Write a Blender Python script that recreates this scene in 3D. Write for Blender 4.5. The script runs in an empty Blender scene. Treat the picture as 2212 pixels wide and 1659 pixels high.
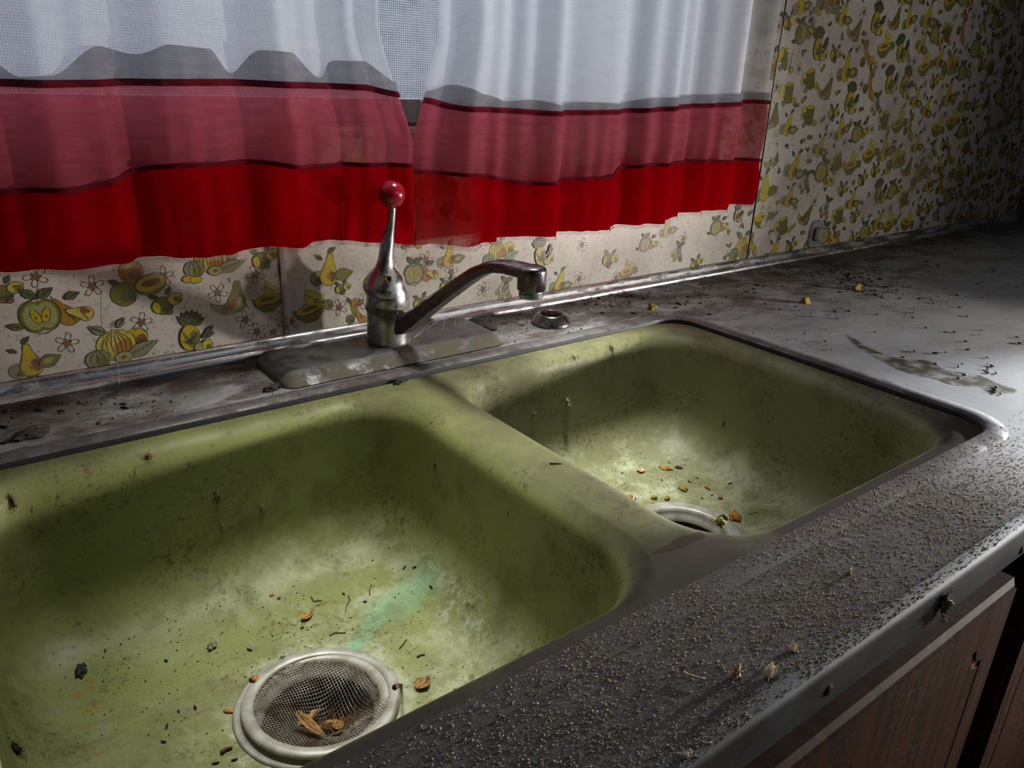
import bpy, bmesh, math, random
import numpy as np
from mathutils import Vector, Matrix, noise
from mathutils.bvhtree import BVHTree
from mathutils.geometry import tessellate_polygon

R = random.Random(7)
C = bpy.context.scene.collection
SC = bpy.context.scene
PI = math.pi

# ------------------------------------------------------------------ camera
# world: counter top is z = 0, back wall runs along x, front of the counter looks to -y
FPX, TILT, YAW, ROLL = 1688.53, 0.381947, 0.666938, 0.042657
CAM = Vector((-0.806786, -0.674022, 0.296392))
_fw = Vector((math.sin(YAW)*math.cos(TILT), math.cos(YAW)*math.cos(TILT), -math.sin(TILT)))
_rt = Vector((math.cos(YAW), -math.sin(YAW), 0))
_up = _rt.cross(_fw)
_rt, _up = math.cos(ROLL)*_rt + math.sin(ROLL)*_up, -math.sin(ROLL)*_rt + math.cos(ROLL)*_up
cd = bpy.data.cameras.new('camera'); cam = bpy.data.objects.new('camera', cd); C.objects.link(cam)
cd.sensor_width = 36; cd.sensor_fit = 'HORIZONTAL'; cd.lens = FPX/2212*36
cd.clip_start = 0.01; cd.clip_end = 50
M3 = Matrix((_rt, _up, -_fw)).transposed()
cam.matrix_world = Matrix.Translation(CAM) @ M3.to_4x4()
SC.camera = cam

# ------------------------------------------------------------------ world, lights, exposure
w = bpy.data.worlds.new('world'); SC.world = w; w.use_nodes = True
bg = w.node_tree.nodes['Background']; bg.inputs[0].default_value = (0.62, 0.72, 0.9, 1); bg.inputs[1].default_value = 0.75
vs = SC.view_settings; vs.view_transform = 'Standard'; vs.look = 'None'; vs.gamma = 1; vs.exposure = -0.06
vs.use_curve_mapping = False
SC.display_settings.display_device = 'sRGB'

def area(name, loc, target, sx, sy, power, col, spread=PI):
    l = bpy.data.lights.new(name, 'AREA'); l.shape = 'RECTANGLE'; l.size = sx; l.size_y = sy
    l.energy = power; l.color = col; l.spread = spread
    o = bpy.data.objects.new(name, l); C.objects.link(o)
    o.location = loc
    o.rotation_euler = (Vector(target)-Vector(loc)).to_track_quat('-Z', 'Y').to_euler()
    return o
def spot(name, loc, target, power, col, size, blend, rad):
    l = bpy.data.lights.new(name, 'SPOT'); l.energy = power; l.color = col
    l.spot_size = math.radians(size); l.spot_blend = blend; l.shadow_soft_size = rad
    o = bpy.data.objects.new(name, l); C.objects.link(o)
    o.location = loc
    o.rotation_euler = (Vector(target)-Vector(loc)).to_track_quat('-Z', 'Y').to_euler()
    return o
# daylight outside the window behind the curtains
area('window_daylight', (-0.40, 0.62, 0.75), (-0.40, 0.0, 0.45), 1.5, 1.1, 21.0, (0.80, 0.88, 1.0))
# hand torch held low at the right end, raking along the front of the counter
spot('raking_torch', (1.05, -0.49, 0.20), (-0.22, -0.475, -0.01), 190.0, (0.94, 0.97, 1.0), 24, 1.0, 0.010)
# work lamp above the sink
spot('overhead_lamp', (-0.12, 0.0, 1.05), (-0.40, -0.06, 0.0), 40.0, (1.0, 0.98, 0.90), 48, 1.0, 0.10)
# torches held over each bowl, pointing straight down into it
spot('left_bowl_torch', (-0.53, -0.12, 0.75), (-0.57, -0.20, -0.15), 24.0, (1.0, 0.99, 0.92), 30, 1.0, 0.05)
spot('right_bowl_torch', (-0.20, -0.02, 0.75), (-0.19, -0.09, -0.15), 55.0, (0.97, 1.0, 0.94), 20, 1.0, 0.05)
# hand lamp held low in front of the counter to the right, lighting the wall and the faucet
spot('counter_lamp', (0.80, -0.78, 0.105), (-1.15, 0.12, 0.20), 72.0, (1.0, 0.95, 0.88), 86, 1.0, 0.03)
# unseen fill lamp, added to lift the right wall and ambient
spot('wall_fill', (1.00, -1.40, 0.13), (-0.15, 0.12, 0.30), 30.0, (1.0, 0.95, 0.87), 84, 1.0, 0.06)
# dim soft fill added behind the camera to lift the whole scene
area('room_fill', (0.6, -2.3, 0.95), (-0.2, 0.1, 0.15), 1.2, 0.9, 3.0, (0.85, 0.92, 1.0))

# ------------------------------------------------------------------ mesh helpers
def mesh(name, v, f, m=None, parent=None, smooth=False, cols=None):
    me = bpy.data.meshes.new(name); me.from_pydata([tuple(p) for p in v], [], f)
    if m is not None: me.materials.append(m)
    if smooth: me.shade_smooth()
    if cols is not None:
        at_ = me.color_attributes.new('Col', 'FLOAT_COLOR', 'POINT')
        at_.data.foreach_set('color', np.array(cols, dtype=np.float32).ravel())
    me.update()
    o = bpy.data.objects.new(name, me); C.objects.link(o)
    if parent is not None: attach(o, parent)
    return o
def attach(o, parent):
    o.parent = parent
    base = Vector(parent.get('_w', (0, 0, 0)))
    o['_w'] = list(base)
    o.matrix_parent_inverse = Matrix.Translation(-base) if parent.parent is None else Matrix.Identity(4)
def empty(name, loc=(0, 0, 0)):
    o = bpy.data.objects.new(name, None); C.objects.link(o); o.location = loc; o.empty_display_size = 0.02
    o['_w'] = list(loc); return o
def tag(o, label, cat, group=None):
    o['label'] = label; o['category'] = cat
    if group: o['group'] = group
    return o
def struct(o): o['kind'] = 'structure'; return o
def stuff(o): o['kind'] = 'stuff'; return o
class MB:
    def __init__(s): s.v = []; s.f = []; s.c = []
    def add(s, v, f, col=None):
        b = len(s.v); s.v += [tuple(p) for p in v]; s.f += [tuple(i+b for i in q) for q in f]
        if col is not None: s.c += [col]*len(v)
    def box(s, x0, x1, y0, y1, z0, z1):
        s.add([(x, y, z) for x in (x0, x1) for y in (y0, y1) for z in (z0, z1)],
              [(0,1,3,2),(4,6,7,5),(0,4,5,1),(2,3,7,6),(0,2,6,4),(1,5,7,3)])
    def rings(s, loops, cap0=True, cap1=True):
        n = len(loops[0]); v = [p for l in loops for p in l]; f = []
        for k in range(len(loops)-1):
            for i in range(n):
                j = (i+1) % n
                f.append((k*n+i, k*n+j, (k+1)*n+j, (k+1)*n+i))
        if cap0: f.append(tuple(reversed(range(n))))
        if cap1: f.append(tuple(range((len(loops)-1)*n, len(loops)*n)))
        s.add(v, f)
    def lathe(s, prof, c, n=40, cap0=False, cap1=False, mat=None):
        loops = []
        for r, z in prof:
            l = [Vector((r*math.cos(2*PI*i/n), r*math.sin(2*PI*i/n), z)) for i in range(n)]
            if mat is not None: l = [mat @ p for p in l]
            loops.append([p+Vector(c) for p in l])
        s.rings(loops, cap0, cap1)
    def tube(s, pts, rad, n=8, caps=True):
        pts = [Vector(p) for p in pts]; m = len(pts)
        if not hasattr(rad, '__len__'): rad = [rad]*m
        ref = Vector((0, 0, 1)); loops = []
        for i, p in enumerate(pts):
            t = (pts[min(i+1, m-1)]-pts[max(i-1, 0)]).normalized()
            if i == 0:
                if abs(t.dot(ref)) > .9: ref = Vector((1, 0, 0))
            a = (ref-t*ref.dot(t)).normalized(); b = t.cross(a); ref = a
            loops.append([p+a*(rad[i]*math.cos(2*PI*k/n))+b*(rad[i]*math.sin(2*PI*k/n)) for k in range(n)])
        s.rings(loops, caps, caps)
    def build(s, name, m=None, parent=None, smooth=False):
        return mesh(name, s.v, s.f, m, parent, smooth, s.c if len(s.c) == len(s.v) and s.c else None)
def auto(o, ang=35):
    me = o.data; me.shade_smooth()
    try: me.set_sharp_from_angle(angle=math.radians(ang))
    except Exception: pass
    return o

# ------------------------------------------------------------------ node helper
class NT:
    def __init__(s, name):
        s.m = bpy.data.materials.new(name); s.m.use_nodes = True
        s.t = s.m.node_tree; s.t.nodes.clear()
        s.out = s.t.nodes.new('ShaderNodeOutputMaterial')
        s.co = s.t.nodes.new('ShaderNodeTexCoord').outputs['Object']
    def put(s, sock, v):
        if isinstance(v, bpy.types.NodeSocket): s.t.links.new(v, sock)
        elif v is not None:
            if sock.type == 'RGBA' and len(v) == 3: v = (*v, 1)
            sock.default_value = v
    def math(s, op, a, b=None, c=None, clamp=False):
        n = s.t.nodes.new('ShaderNodeMath'); n.operation = op; n.use_clamp = clamp
        s.put(n.inputs[0], a); s.put(n.inputs[1], b)
        if c is not None: s.put(n.inputs[2], c)
        return n.outputs[0]
    def vm(s, op, a, b=None, scale=None):
        n = s.t.nodes.new('ShaderNodeVectorMath'); n.operation = op
        s.put(n.inputs[0], a); s.put(n.inputs[1], b)
        if scale is not None: s.put(n.inputs['Scale'], scale)
        return n.outputs['Value'] if op in ('LENGTH', 'DOT_PRODUCT', 'DISTANCE') else n.outputs['Vector']
    def noise(s, scale, detail=3, rough=.55, stretch=None, off=None, dist=0):
        v = s.co
        if stretch: v = s.vm('MULTIPLY', v, stretch)
        if off: v = s.vm('ADD', v, off)
        n = s.t.nodes.new('ShaderNodeTexNoise'); s.put(n.inputs['Vector'], v)
        n.inputs['Scale'].default_value = scale; n.inputs['Detail'].default_value = detail
        n.inputs['Roughness'].default_value = rough; n.inputs['Distortion'].default_value = dist
        return n.outputs['Fac']
    def voro(s, scale, stretch=None):
        v = s.co
        if stretch: v = s.vm('MULTIPLY', v, stretch)
        n = s.t.nodes.new('ShaderNodeTexVoronoi'); s.put(n.inputs['Vector'], v); n.inputs['Scale'].default_value = scale
        return n.outputs['Distance'], n.outputs['Color']
    def ramp(s, x, lo, hi):
        n = s.t.nodes.new('ShaderNodeMapRange'); n.interpolation_type = 'SMOOTHSTEP'
        s.put(n.inputs['Value'], x)
        n.inputs['From Min'].default_value = lo; n.inputs['From Max'].default_value = hi
        if lo > hi:
            n.inputs['From Min'].default_value = hi; n.inputs['From Max'].default_value = lo
            n.inputs['To Min'].default_value = 1; n.inputs['To Max'].default_value = 0
        return n.outputs[0]
    def mix(s, fac, a, b):
        n = s.t.nodes.new('ShaderNodeMix'); n.data_type = 'RGBA'
        s.put(n.inputs[0], fac); s.put(n.inputs[6], a); s.put(n.inputs[7], b)
        return n.outputs[2]
    def sep(s):
        n = s.t.nodes.new('ShaderNodeSeparateXYZ'); s.put(n.inputs[0], s.co); return n.outputs
    def mul(s, a, b): return s.math('MULTIPLY', a, b, clamp=True)
    def capsule(s, a, b, warp=0, wscale=60):
        """distance to a segment in the xy plane"""
        p = s.vm('MULTIPLY', s.co, (1, 1, 0))
        a = Vector((a[0], a[1], 0)); b = Vector((b[0], b[1], 0)); ab = b-a
        pa = s.vm('SUBTRACT', p, tuple(a))
        h = s.math('DIVIDE', s.vm('DOT_PRODUCT', pa, tuple(ab)), ab.length_squared, clamp=True)
        d = s.vm('LENGTH', s.vm('SUBTRACT', pa, s.vm('SCALE', tuple(ab), scale=h)))
        if warp:
            d = s.math('ADD', d, s.math('MULTIPLY', s.math('SUBTRACT', s.noise(wscale, 4, .6), .5), warp))
        return d
    def bump(s, h, strength, dist=.001):
        n = s.t.nodes.new('ShaderNodeBump'); n.inputs['Strength'].default_value = strength
        n.inputs['Distance'].default_value = dist; s.put(n.inputs['Height'], h); return n.outputs[0]
    def bsdf(s, col, rough=.5, metal=0., spec=.5, normal=None, coat=0., alpha=None):
        n = s.t.nodes.new('ShaderNodeBsdfPrincipled')
        s.put(n.inputs['Base Color'], col); s.put(n.inputs['Roughness'], rough); s.put(n.inputs['Metallic'], metal)
        s.put(n.inputs['Specular IOR Level'], spec)
        if coat: n.inputs['Coat Weight'].default_value = coat; n.inputs['Coat Roughness'].default_value = .12
        if alpha is not None: s.put(n.inputs['Alpha'], alpha)
        if normal is not None: s.put(n.inputs['Normal'], normal)
        s.t.links.new(n.outputs[0], s.out.inputs[0]); return s.m
def plain(name, col, rough=.6, metal=0, var=.25, scale=60, spec=.4, col2=None):
    t = NT(name); f = t.noise(scale, 4)
    c2 = col2 or tuple(x*(1-2*var) for x in col)
    return t.bsdf(t.mix(t.ramp(f, .35, .7), col, c2), rough, metal, spec)

# ------------------------------------------------------------------ layout numbers (metres)
YW = 0.1215             # wall face
YF = -0.5135            # front of the counter top
XR = 1.39               # right end wall
BL = dict(x0=-0.845, x1=-0.445, y0=-0.419, y1=-0.030, c=(-0.632, -0.232))
BR = dict(x0=-0.415, x1=-0.030, y0=-0.419, y1=-0.030, c=(-0.214, -0.228))
ZFLOOR = -0.150
RIM = dict(x0=-0.876, x1=0.0, y0=-0.4428, y1=0.0)

# ------------------------------------------------------------------ materials
def enamel():
    t = NT('avocado_enamel')
    x, y, z = t.sep()
    col = t.mix(t.ramp(t.noise(9, 3), .3, .7), (0.185, 0.212, 0.062), (0.225, 0.250, 0.085))
    col = t.mix(t.ramp(x, -.46, -.38), col, t.mix(t.ramp(t.noise(8, 4), .3, .7), (0.175, 0.180, 0.082), (0.215, 0.220, 0.112)))
    fl = t.ramp(z, -0.10, -0.146)
    # lime scale around the drains and washed over the floor
    lime = t.mul(t.ramp(t.noise(22, 8, .72), .44, .66), t.mul(fl, t.math('ADD', .14, t.math('MULTIPLY', t.ramp(x, -.70, -.56), .46))))
    dl = t.capsule(BL['c'], BL['c'], .020, 45)
    ring = t.mul(t.ramp(dl, .080, .064), t.ramp(t.noise(55, 6, .7), .36, .60))
    arm = t.capsule((-0.462, -0.120), (-0.490, -0.235), .05, 40)
    lime2 = t.mul(t.mul(t.ramp(arm, .040, .008), t.ramp(z, -.115, -.140)), t.ramp(t.noise(70, 7, .75), .46, .60))
    lime = t.math('MAXIMUM', lime, t.math('MAXIMUM', t.mul(ring, .75), t.mul(lime2, .8)))
    col = t.mix(lime, col, (0.46, 0.49, 0.34))
    # turquoise copper stain running towards the left drain
    d1 = t.capsule((-0.588, -0.196), (-0.540, -0.167), .010, 50)
    d2 = t.capsule((-0.537, -0.166), (-0.497, -0.160), .016, 40)
    core = t.mul(t.ramp(d1, .010, .006), .95)
    halo = t.mul(t.ramp(d2, .026, .008), t.math('ADD', .45, t.math('MULTIPLY', t.noise(60, 5, .6), .5)))
    st = t.mul(t.math('MAXIMUM', core, halo), t.mul(fl, .62))
    col = t.mix(st, col, (0.19, 0.42, 0.25))
    # yellow rust smear on the left bowl's left side
    dr = t.capsule((-0.775, -0.11), (-0.765, -0.20), .03, 60)
    rs = t.mul(t.ramp(dr, .03, .01), t.ramp(t.noise(90, 5, .7), .56, .64))
    col = t.mix(t.mul(rs, .8), col, (0.25, 0.15, 0.005))
    # brown grime film, patchy, and fine specks
    gr = t.mul(t.ramp(t.noise(13, 7, .68, off=(3, 1, 0)), .46, .70), .62)
    col = t.mix(gr, col, (0.095, 0.090, 0.030))
    gr2 = t.mul(t.ramp(t.noise(190, 5, .7), .50, .64), t.ramp(t.noise(15, 6, .65, off=(7, 0, 0)), .44, .64))
    col = t.mix(t.mul(gr2, .80), col, (0.075, 0.054, 0.020))
    vd, vc = t.voro(420)
    sp = t.mul(t.ramp(vd, .26, .14), t.ramp(t.noise(30, 3), .42, .60))
    col = t.mix(t.mul(sp, .6), col, (0.065, 0.050, 0.018))
    vd2, _ = t.voro(160)
    col = t.mix(t.mul(t.ramp(vd2, .085, .05), t.ramp(t.noise(19, 3, off=(0, 4, 0)), .42, .60)), col, (0.045, 0.034, 0.013))
    # grey dust film lying on the flat top faces
    g = t.t.nodes.new('ShaderNodeNewGeometry')
    nz = t.t.nodes.new('ShaderNodeSeparateXYZ'); t.put(nz.inputs[0], g.outputs['Normal'])
    top = t.mul(t.ramp(nz.outputs[2], .55, .97), t.ramp(z, -0.03, -0.008))
    front = t.ramp(y, -0.33, -0.415)
    film = t.mul(top, t.math('ADD', t.math('MULTIPLY', front, .75), t.math('MULTIPLY', t.ramp(t.noise(12, 4), .30, .65), .50)))
    col = t.mix(t.mul(film, .95), col, (0.066, 0.055, 0.051))
    rough = t.math('ADD', .46, t.math('MULTIPLY', t.math('ADD', t.math('ADD', gr, lime), film), .45), clamp=True)
    b = t.bump(t.noise(220, 3), .10, .0006)
    return t.bsdf(col, rough, 0, t.math('SUBTRACT', .42, t.math('MULTIPLY', film, .5), clamp=True), b)
def laminate():
    t = NT('dirty_white_laminate')
    x, y, z = t.sep()
    col = t.mix(t.ramp(t.noise(5, 4), .3, .7), (0.42, 0.43, 0.45), (0.33, 0.34, 0.355))
    back = t.mul(t.ramp(y, -0.16, 0.05), t.ramp(x, 1.25, .55))
    gr = t.mul(t.ramp(t.noise(11, 7, .68, stretch=(1, 1.8, 1)), .42, .62), t.math('ADD', .35, t.math('MULTIPLY', back, .75)))
    col = t.mix(t.mul(gr, .85), col, (0.085, 0.062, 0.045))
    nearwall = t.mul(t.ramp(y, -0.03, 0.09), t.ramp(t.noise(20, 6, .7), .28, .56))
    col = t.mix(t.mul(nearwall, .85), col, (0.050, 0.036, 0.027))
    streak = t.mul(t.ramp(t.noise(60, 5, .7, stretch=(.6, 2.2, 1)), .56, .68), t.math('ADD', .15, t.math('MULTIPLY', back, .8)))
    col = t.mix(streak, col, (0.045, 0.028, 0.018))
    # brown-grey film on the front strip
    fr = t.mul(t.ramp(y, -0.425, -0.446), t.mul(t.ramp(x, 0.06, -0.26), .92))
    frn = t.mul(fr, t.math('ADD', .72, t.math('MULTIPLY', t.noise(30, 5, .65, stretch=(1, 3, 1)), .6)))
    col = t.mix(frn, col, (0.066, 0.058, 0.054))
    vd, _ = t.voro(330)
    sp = t.mul(t.ramp(vd, .20, .11), t.ramp(t.noise(24, 3), .42, .6))
    col = t.mix(t.mul(sp, .8), col, (0.05, 0.03, 0.018))
    return t.bsdf(col, t.math('ADD', .45, t.math('MULTIPLY', t.math('MAXIMUM', gr, fr), .5), clamp=True), 0, t.math('SUBTRACT', .4, t.math('MULTIPLY', fr, .38), clamp=True), t.bump(t.noise(300, 3), .12, .0005))
def grimy_metal(name, col, rough, dirt, dcol, sc=40, stretch=None):
    t = NT(name)
    f = t.mul(t.ramp(t.noise(sc, 6, .7, stretch=stretch), .5-dirt*.25, .72-dirt*.2), .9)
    vd, _ = t.voro(500)
    f = t.math('MAXIMUM', f, t.mul(t.ramp(vd, .22, .12), .8))
    c = t.mix(f, col, dcol)
    return t.bsdf(c, t.math('ADD', rough, t.math('MULTIPLY', f, .45), clamp=True), t.math('SUBTRACT', 1.0, t.math('MULTIPLY', f, .9)), .5,
                  t.bump(t.noise(400, 2), .05, .0004))
M = {}
M['enamel'] = enamel()
M['laminate'] = laminate()
def rim_mat():
    t = NT('stainless_rim'); x, y, z = t.sep()
    fr = t.mul(t.ramp(y, -0.30, -0.415), t.mul(t.ramp(x, 0.02, -0.16), .93))
    f = t.mul(t.ramp(t.noise(24, 6, .7), .36, .62), .85)
    f = t.math('MAXIMUM', f, t.mul(fr, t.math('ADD', .75, t.math('MULTIPLY', t.noise(40, 4), .4))))
    c = t.mix(f, (0.20, 0.195, 0.205), (0.062, 0.053, 0.050))
    return t.bsdf(c, t.math('ADD', .46, t.math('MULTIPLY', f, .50), clamp=True), t.math('SUBTRACT', .9, t.math('MULTIPLY', f, 1.05), clamp=True), t.math('SUBTRACT', .5, t.math('MULTIPLY', f, .45), clamp=True))
M['rim'] = rim_mat()
M['trim'] = grimy_metal('aluminium_trim', (0.60, 0.61, 0.63), .30, .25, (0.10, 0.07, 0.05), 60, (.3, 1, 1))
M['band'] = plain('edge_band_metal', (0.070, 0.072, 0.078), .62, .35, .3, 26, .25, (0.040, 0.038, 0.037))
M['chrome'] = grimy_metal('tarnished_chrome', (0.46, 0.46, 0.47), .27, .02, (0.110, 0.075, 0.050), 60)
M['spout'] = grimy_metal('dark_tarnished_chrome', (0.19, 0.165, 0.175), .27, .15, (0.045, 0.030, 0.026), 50)
def plate_mat():
    t = NT('grimy_faucet_plate'); x, y, z = t.sep()
    f = t.mul(t.ramp(t.noise(36, 5, .65), .40, .70), .7)
    lip = t.mul(t.ramp(y, .0270, .0205), t.ramp(t.noise(50, 5, .65), .34, .62))
    c = t.mix(f, (0.12, 0.12, 0.125), (0.050, 0.042, 0.032))
    c = t.mix(lip, c, (0.112, 0.096, 0.068))
    m = t.math('SUBTRACT', .9, t.math('MULTIPLY', t.math('MAXIMUM', f, lip), .9), clamp=True)
    return t.bsdf(c, t.math('ADD', .38, t.math('MULTIPLY', t.math('MAXIMUM', f, lip), .6), clamp=True), m, .3)
M['plate'] = plate_mat()
M['collar'] = grimy_metal('grimy_collar', (0.30, 0.29, 0.26), .36, .5, (0.12, 0.10, 0.06), 60)
M['drain'] = plain('dull_steel_drain', (0.44, 0.44, 0.40), .45, .2, .22, 70, .5, (0.30, 0.28, 0.22))
M['wire'] = plain('wire', (0.36, 0.34, 0.28), .40, .6, .3, 70, .5, (0.12, 0.065, 0.025))
M['black'] = plain('gap_black', (0.012, 0.012, 0.013), .55)  # flat black painted as the darkness of the rim gap and sprayer hole
M['pipe'] = plain('dark_drain_cup', (0.05, 0.035, 0.022), .5, .3)
def knob_mat():
    t = NT('curtain_red_acrylic')
    n = t.t.nodes.new('ShaderNodeBsdfPrincipled')
    n.inputs['Base Color'].default_value = (0.27, 0.004, 0.02, 1); n.inputs['Roughness'].default_value = .2  # red refracted from the curtain, painted into the clear ball's colour
    n.inputs['Subsurface Weight'].default_value = .0
    n.inputs['Coat Weight'].default_value = .6
    t.t.links.new(n.outputs[0], t.out.inputs[0]); return t.m
M['knob'] = knob_mat()
def paper():
    t = NT('printed_wallpaper')
    a = t.t.nodes.new('ShaderNodeAttribute'); a.attribute_name = 'Col'
    col = a.outputs['Color']
    gr = t.ramp(t.noise(9, 5, .6), .38, .75)
    col = t.mix(t.mul(gr, .55), col, (0.17, 0.125, 0.10))
    fine = t.mul(t.ramp(t.noise(260, 3), .56, .72), .6)
    col = t.mix(fine, col, (0.16, 0.09, 0.05))
    return t.bsdf(col, .34, 0, .5, t.bump(t.noise(500, 2), .12, .0004))
M['paper'] = paper()
M['plaster'] = plain('plaster', (0.10, 0.085, 0.075), .9)
M['room'] = plain('room_paint', (0.16, 0.15, 0.14), .9)
M['frame'] = plain('painted_window_frame', (0.22, 0.21, 0.21), .6)
M['screen'] = plain('screen_wire', (0.30, 0.31, 0.32), .5, .2)
def cloth(name, c1, c2, transp, trans=.6, sc=160, ghost=None):
    t = NT(name)
    wv = t.noise(sc, 3, .6, stretch=(.25, .25, 1.2))
    col = t.mix(t.math('MULTIPLY', t.ramp(wv, .3, .7), .7), c1, c2)
    d = t.t.nodes.new('ShaderNodeBsdfDiffuse'); t.put(d.inputs[0], col)
    tr = t.t.nodes.new('ShaderNodeBsdfTranslucent'); t.put(tr.inputs[0], col)
    m1 = t.t.nodes.new('ShaderNodeMixShader'); m1.inputs[0].default_value = trans
    t.t.links.new(d.outputs[0], m1.inputs[1]); t.t.links.new(tr.outputs[0], m1.inputs[2])
    tp = t.t.nodes.new('ShaderNodeBsdfTransparent')
    m2 = t.t.nodes.new('ShaderNodeMixShader'); m2.inputs[0].default_value = transp
    if ghost:   # strip made see-through to imitate the moving curtain's ghost
        x = t.sep()[0]
        t.put(m2.inputs[0], t.math('ADD', transp, t.math('MULTIPLY', t.mul(t.ramp(x, ghost[0], ghost[1]), t.ramp(x, ghost[3], ghost[2])), ghost[4])))
    t.t.links.new(m1.outputs[0], m2.inputs[1]); t.t.links.new(tp.outputs[0], m2.inputs[2])
    t.t.links.new(m2.outputs[0], t.out.inputs[0]); return t.m
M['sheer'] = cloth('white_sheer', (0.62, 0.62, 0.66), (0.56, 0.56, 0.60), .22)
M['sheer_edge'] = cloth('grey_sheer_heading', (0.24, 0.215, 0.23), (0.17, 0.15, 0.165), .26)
M['pink'] = cloth('dusty_red_voile', (0.42, 0.075, 0.105), (0.32, 0.052, 0.073), .07, .70)
M['red'] = cloth('deep_red_cotton', (0.60, 0.002, 0.010), (0.50, 0.0015, 0.008), .0, .84, 220, (-.366, -.352, -.310, -.272, .20))
M['seam'] = cloth('dark_red_seam', (0.16, 0.012, 0.022), (0.11, 0.008, 0.016), .02, .5)
M['lace'] = plain('lace_thread', (0.55, 0.42, 0.42), .8)
def glass():
    t = NT('window_glass')
    g = t.t.nodes.new('ShaderNodeBsdfGlossy'); g.inputs['Roughness'].default_value = .35
    tp = t.t.nodes.new('ShaderNodeBsdfTransparent'); m = t.t.nodes.new('ShaderNodeMixShader'); m.inputs[0].default_value = .04
    t.t.links.new(tp.outputs[0], m.inputs[1]); t.t.links.new(g.outputs[0], m.inputs[2])
    t.t.links.new(m.outputs[0], t.out.inputs[0]); return t.m
M['glass'] = glass()
def clear():
    t = NT('clear_plastic')
    g = t.t.nodes.new('ShaderNodeBsdfPrincipled'); g.inputs['Base Color'].default_value = (.8, .8, .85, 1)
    g.inputs['Roughness'].default_value = .15; g.inputs['Transmission Weight'].default_value = .85
    t.t.links.new(g.outputs[0], t.out.inputs[0]); return t.m
M['clear'] = clear()
def wood():
    t = NT('dark_varnished_wood')
    g = t.noise(14, 6, .6, stretch=(9, 1, .6), dist=.6)
    col = t.mix(t.ramp(g, .35, .68), (0.066, 0.024, 0.009), (0.026, 0.011, 0.005))
    ds = t.mul(t.ramp(t.noise(170, 4, .7), .50, .68), t.ramp(t.noise(11, 4), .38, .62))
    col = t.mix(t.mul(ds, .6), col, (0.10, 0.085, 0.075))
    return t.bsdf(col, .6, 0, .2)
M['wood'] = wood()
M['darkwood'] = plain('carcass_wood', (0.045, 0.024, 0.015), .6)  # plain dark brown for the carcass
M['groove'] = plain('groove_reflection_wood', (0.22, 0.085, 0.035), .6)  # orange reflection in the groove, painted into the wood colour
def bumpy(name, c1, c2, rough=.8, sc=300):
    t = NT(name); f = t.noise(sc, 4, .6)
    return t.bsdf(t.mix(t.ramp(f, .3, .7), c1, c2), rough, 0, .3, t.bump(f, .5, .001))
M['leaf_y'] = bumpy('yellow_leaf', (0.50, 0.30, 0.03), (0.26, 0.12, 0.02), .5)
M['leaf_b'] = bumpy('tan_leaf', (0.40, 0.22, 0.06), (0.20, 0.09, 0.025), .5)
M['leaf_d'] = bumpy('brown_leaf', (0.17, 0.085, 0.026), (0.06, 0.03, 0.012), .6)
M['bark'] = bumpy('orange_bark', (0.42, 0.19, 0.03), (0.20, 0.075, 0.012))
M['moss'] = bumpy('yellow_moss', (0.30, 0.24, 0.02), (0.12, 0.10, 0.012))
M['soot'] = bumpy('dark_crumb', (0.050, 0.043, 0.034), (0.018, 0.016, 0.014))
M['grey'] = bumpy('grey_lint', (0.30, 0.27, 0.17), (0.15, 0.13, 0.075))
M['tan'] = bumpy('tan_lint', (0.20, 0.15, 0.06), (0.09, 0.065, 0.025))
M['chip'] = bumpy('pale_chip', (0.55, 0.42, 0.26), (0.38, 0.25, 0.12))
M['pellet'] = bumpy('mouse_pellet', (0.020, 0.016, 0.013), (0.009, 0.008, 0.007), .6)
def dust_mat():
    t = NT('dust_grains'); col = t.mix(t.ramp(t.noise(900, 2), .3, .7), (0.72, 0.66, 0.52), (0.45, 0.38, 0.26))
    d = t.t.nodes.new('ShaderNodeBsdfDiffuse'); t.put(d.inputs[0], col); tr = t.t.nodes.new('ShaderNodeBsdfTranslucent'); t.put(tr.inputs[0], col)
    m = t.t.nodes.new('ShaderNodeMixShader'); m.inputs[0].default_value = .5
    t.t.links.new(d.outputs[0], m.inputs[1]); t.t.links.new(tr.outputs[0], m.inputs[2]); t.t.links.new(m.outputs[0], t.out.inputs[0]); return t.m
M['dust'] = dust_mat()
M['crumbs'] = plain('brown_crumbs', (0.11, 0.075, 0.03), .9, 0, .3, 700)
M['fibre'] = M['dust']
M['web'] = plain('cobweb_silk', (0.55, 0.52, 0.46), .6)
M['twig'] = bumpy('dry_twig', (0.12, 0.07, 0.03), (0.055, 0.03, 0.014))
M['screw'] = plain('rusty_screw', (0.12, 0.085, 0.06), .5, .6)

# ------------------------------------------------------------------ setting: room shell
ZG, ZT = -0.91, 1.50
mb = MB(); mb.box(-2.6, XR+.1, -2.6, YW+.1, ZG-.05, ZG); struct(mb.build('floor', M['room']))
mb = MB(); mb.box(-2.6, XR+.1, -2.6, YW+.1, ZT, ZT+.05); struct(mb.build('ceiling', M['room']))
mb = MB(); mb.box(-2.65, -2.6, -2.6, YW+.1, ZG, ZT); struct(mb.build('wall_left', M['room']))
mb = MB(); mb.box(XR, XR+.05, -2.6, YW+.1, ZG, ZT); struct(mb.build('wall_right', M['room']))
mb = MB(); mb.box(-2.6, XR, -2.65, -2.6, ZG, ZT); struct(mb.build('wall_front', M['room']))
WX0, WX1, WZ0, WZ1 = -1.06, 0.215, 0.238, 1.08
mb = MB()
yb = YW+.10
mb.box(-2.6, XR, YW+.001, yb, ZG, WZ0); mb.box(-2.6, XR, YW+.001, yb, WZ1, ZT)
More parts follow.
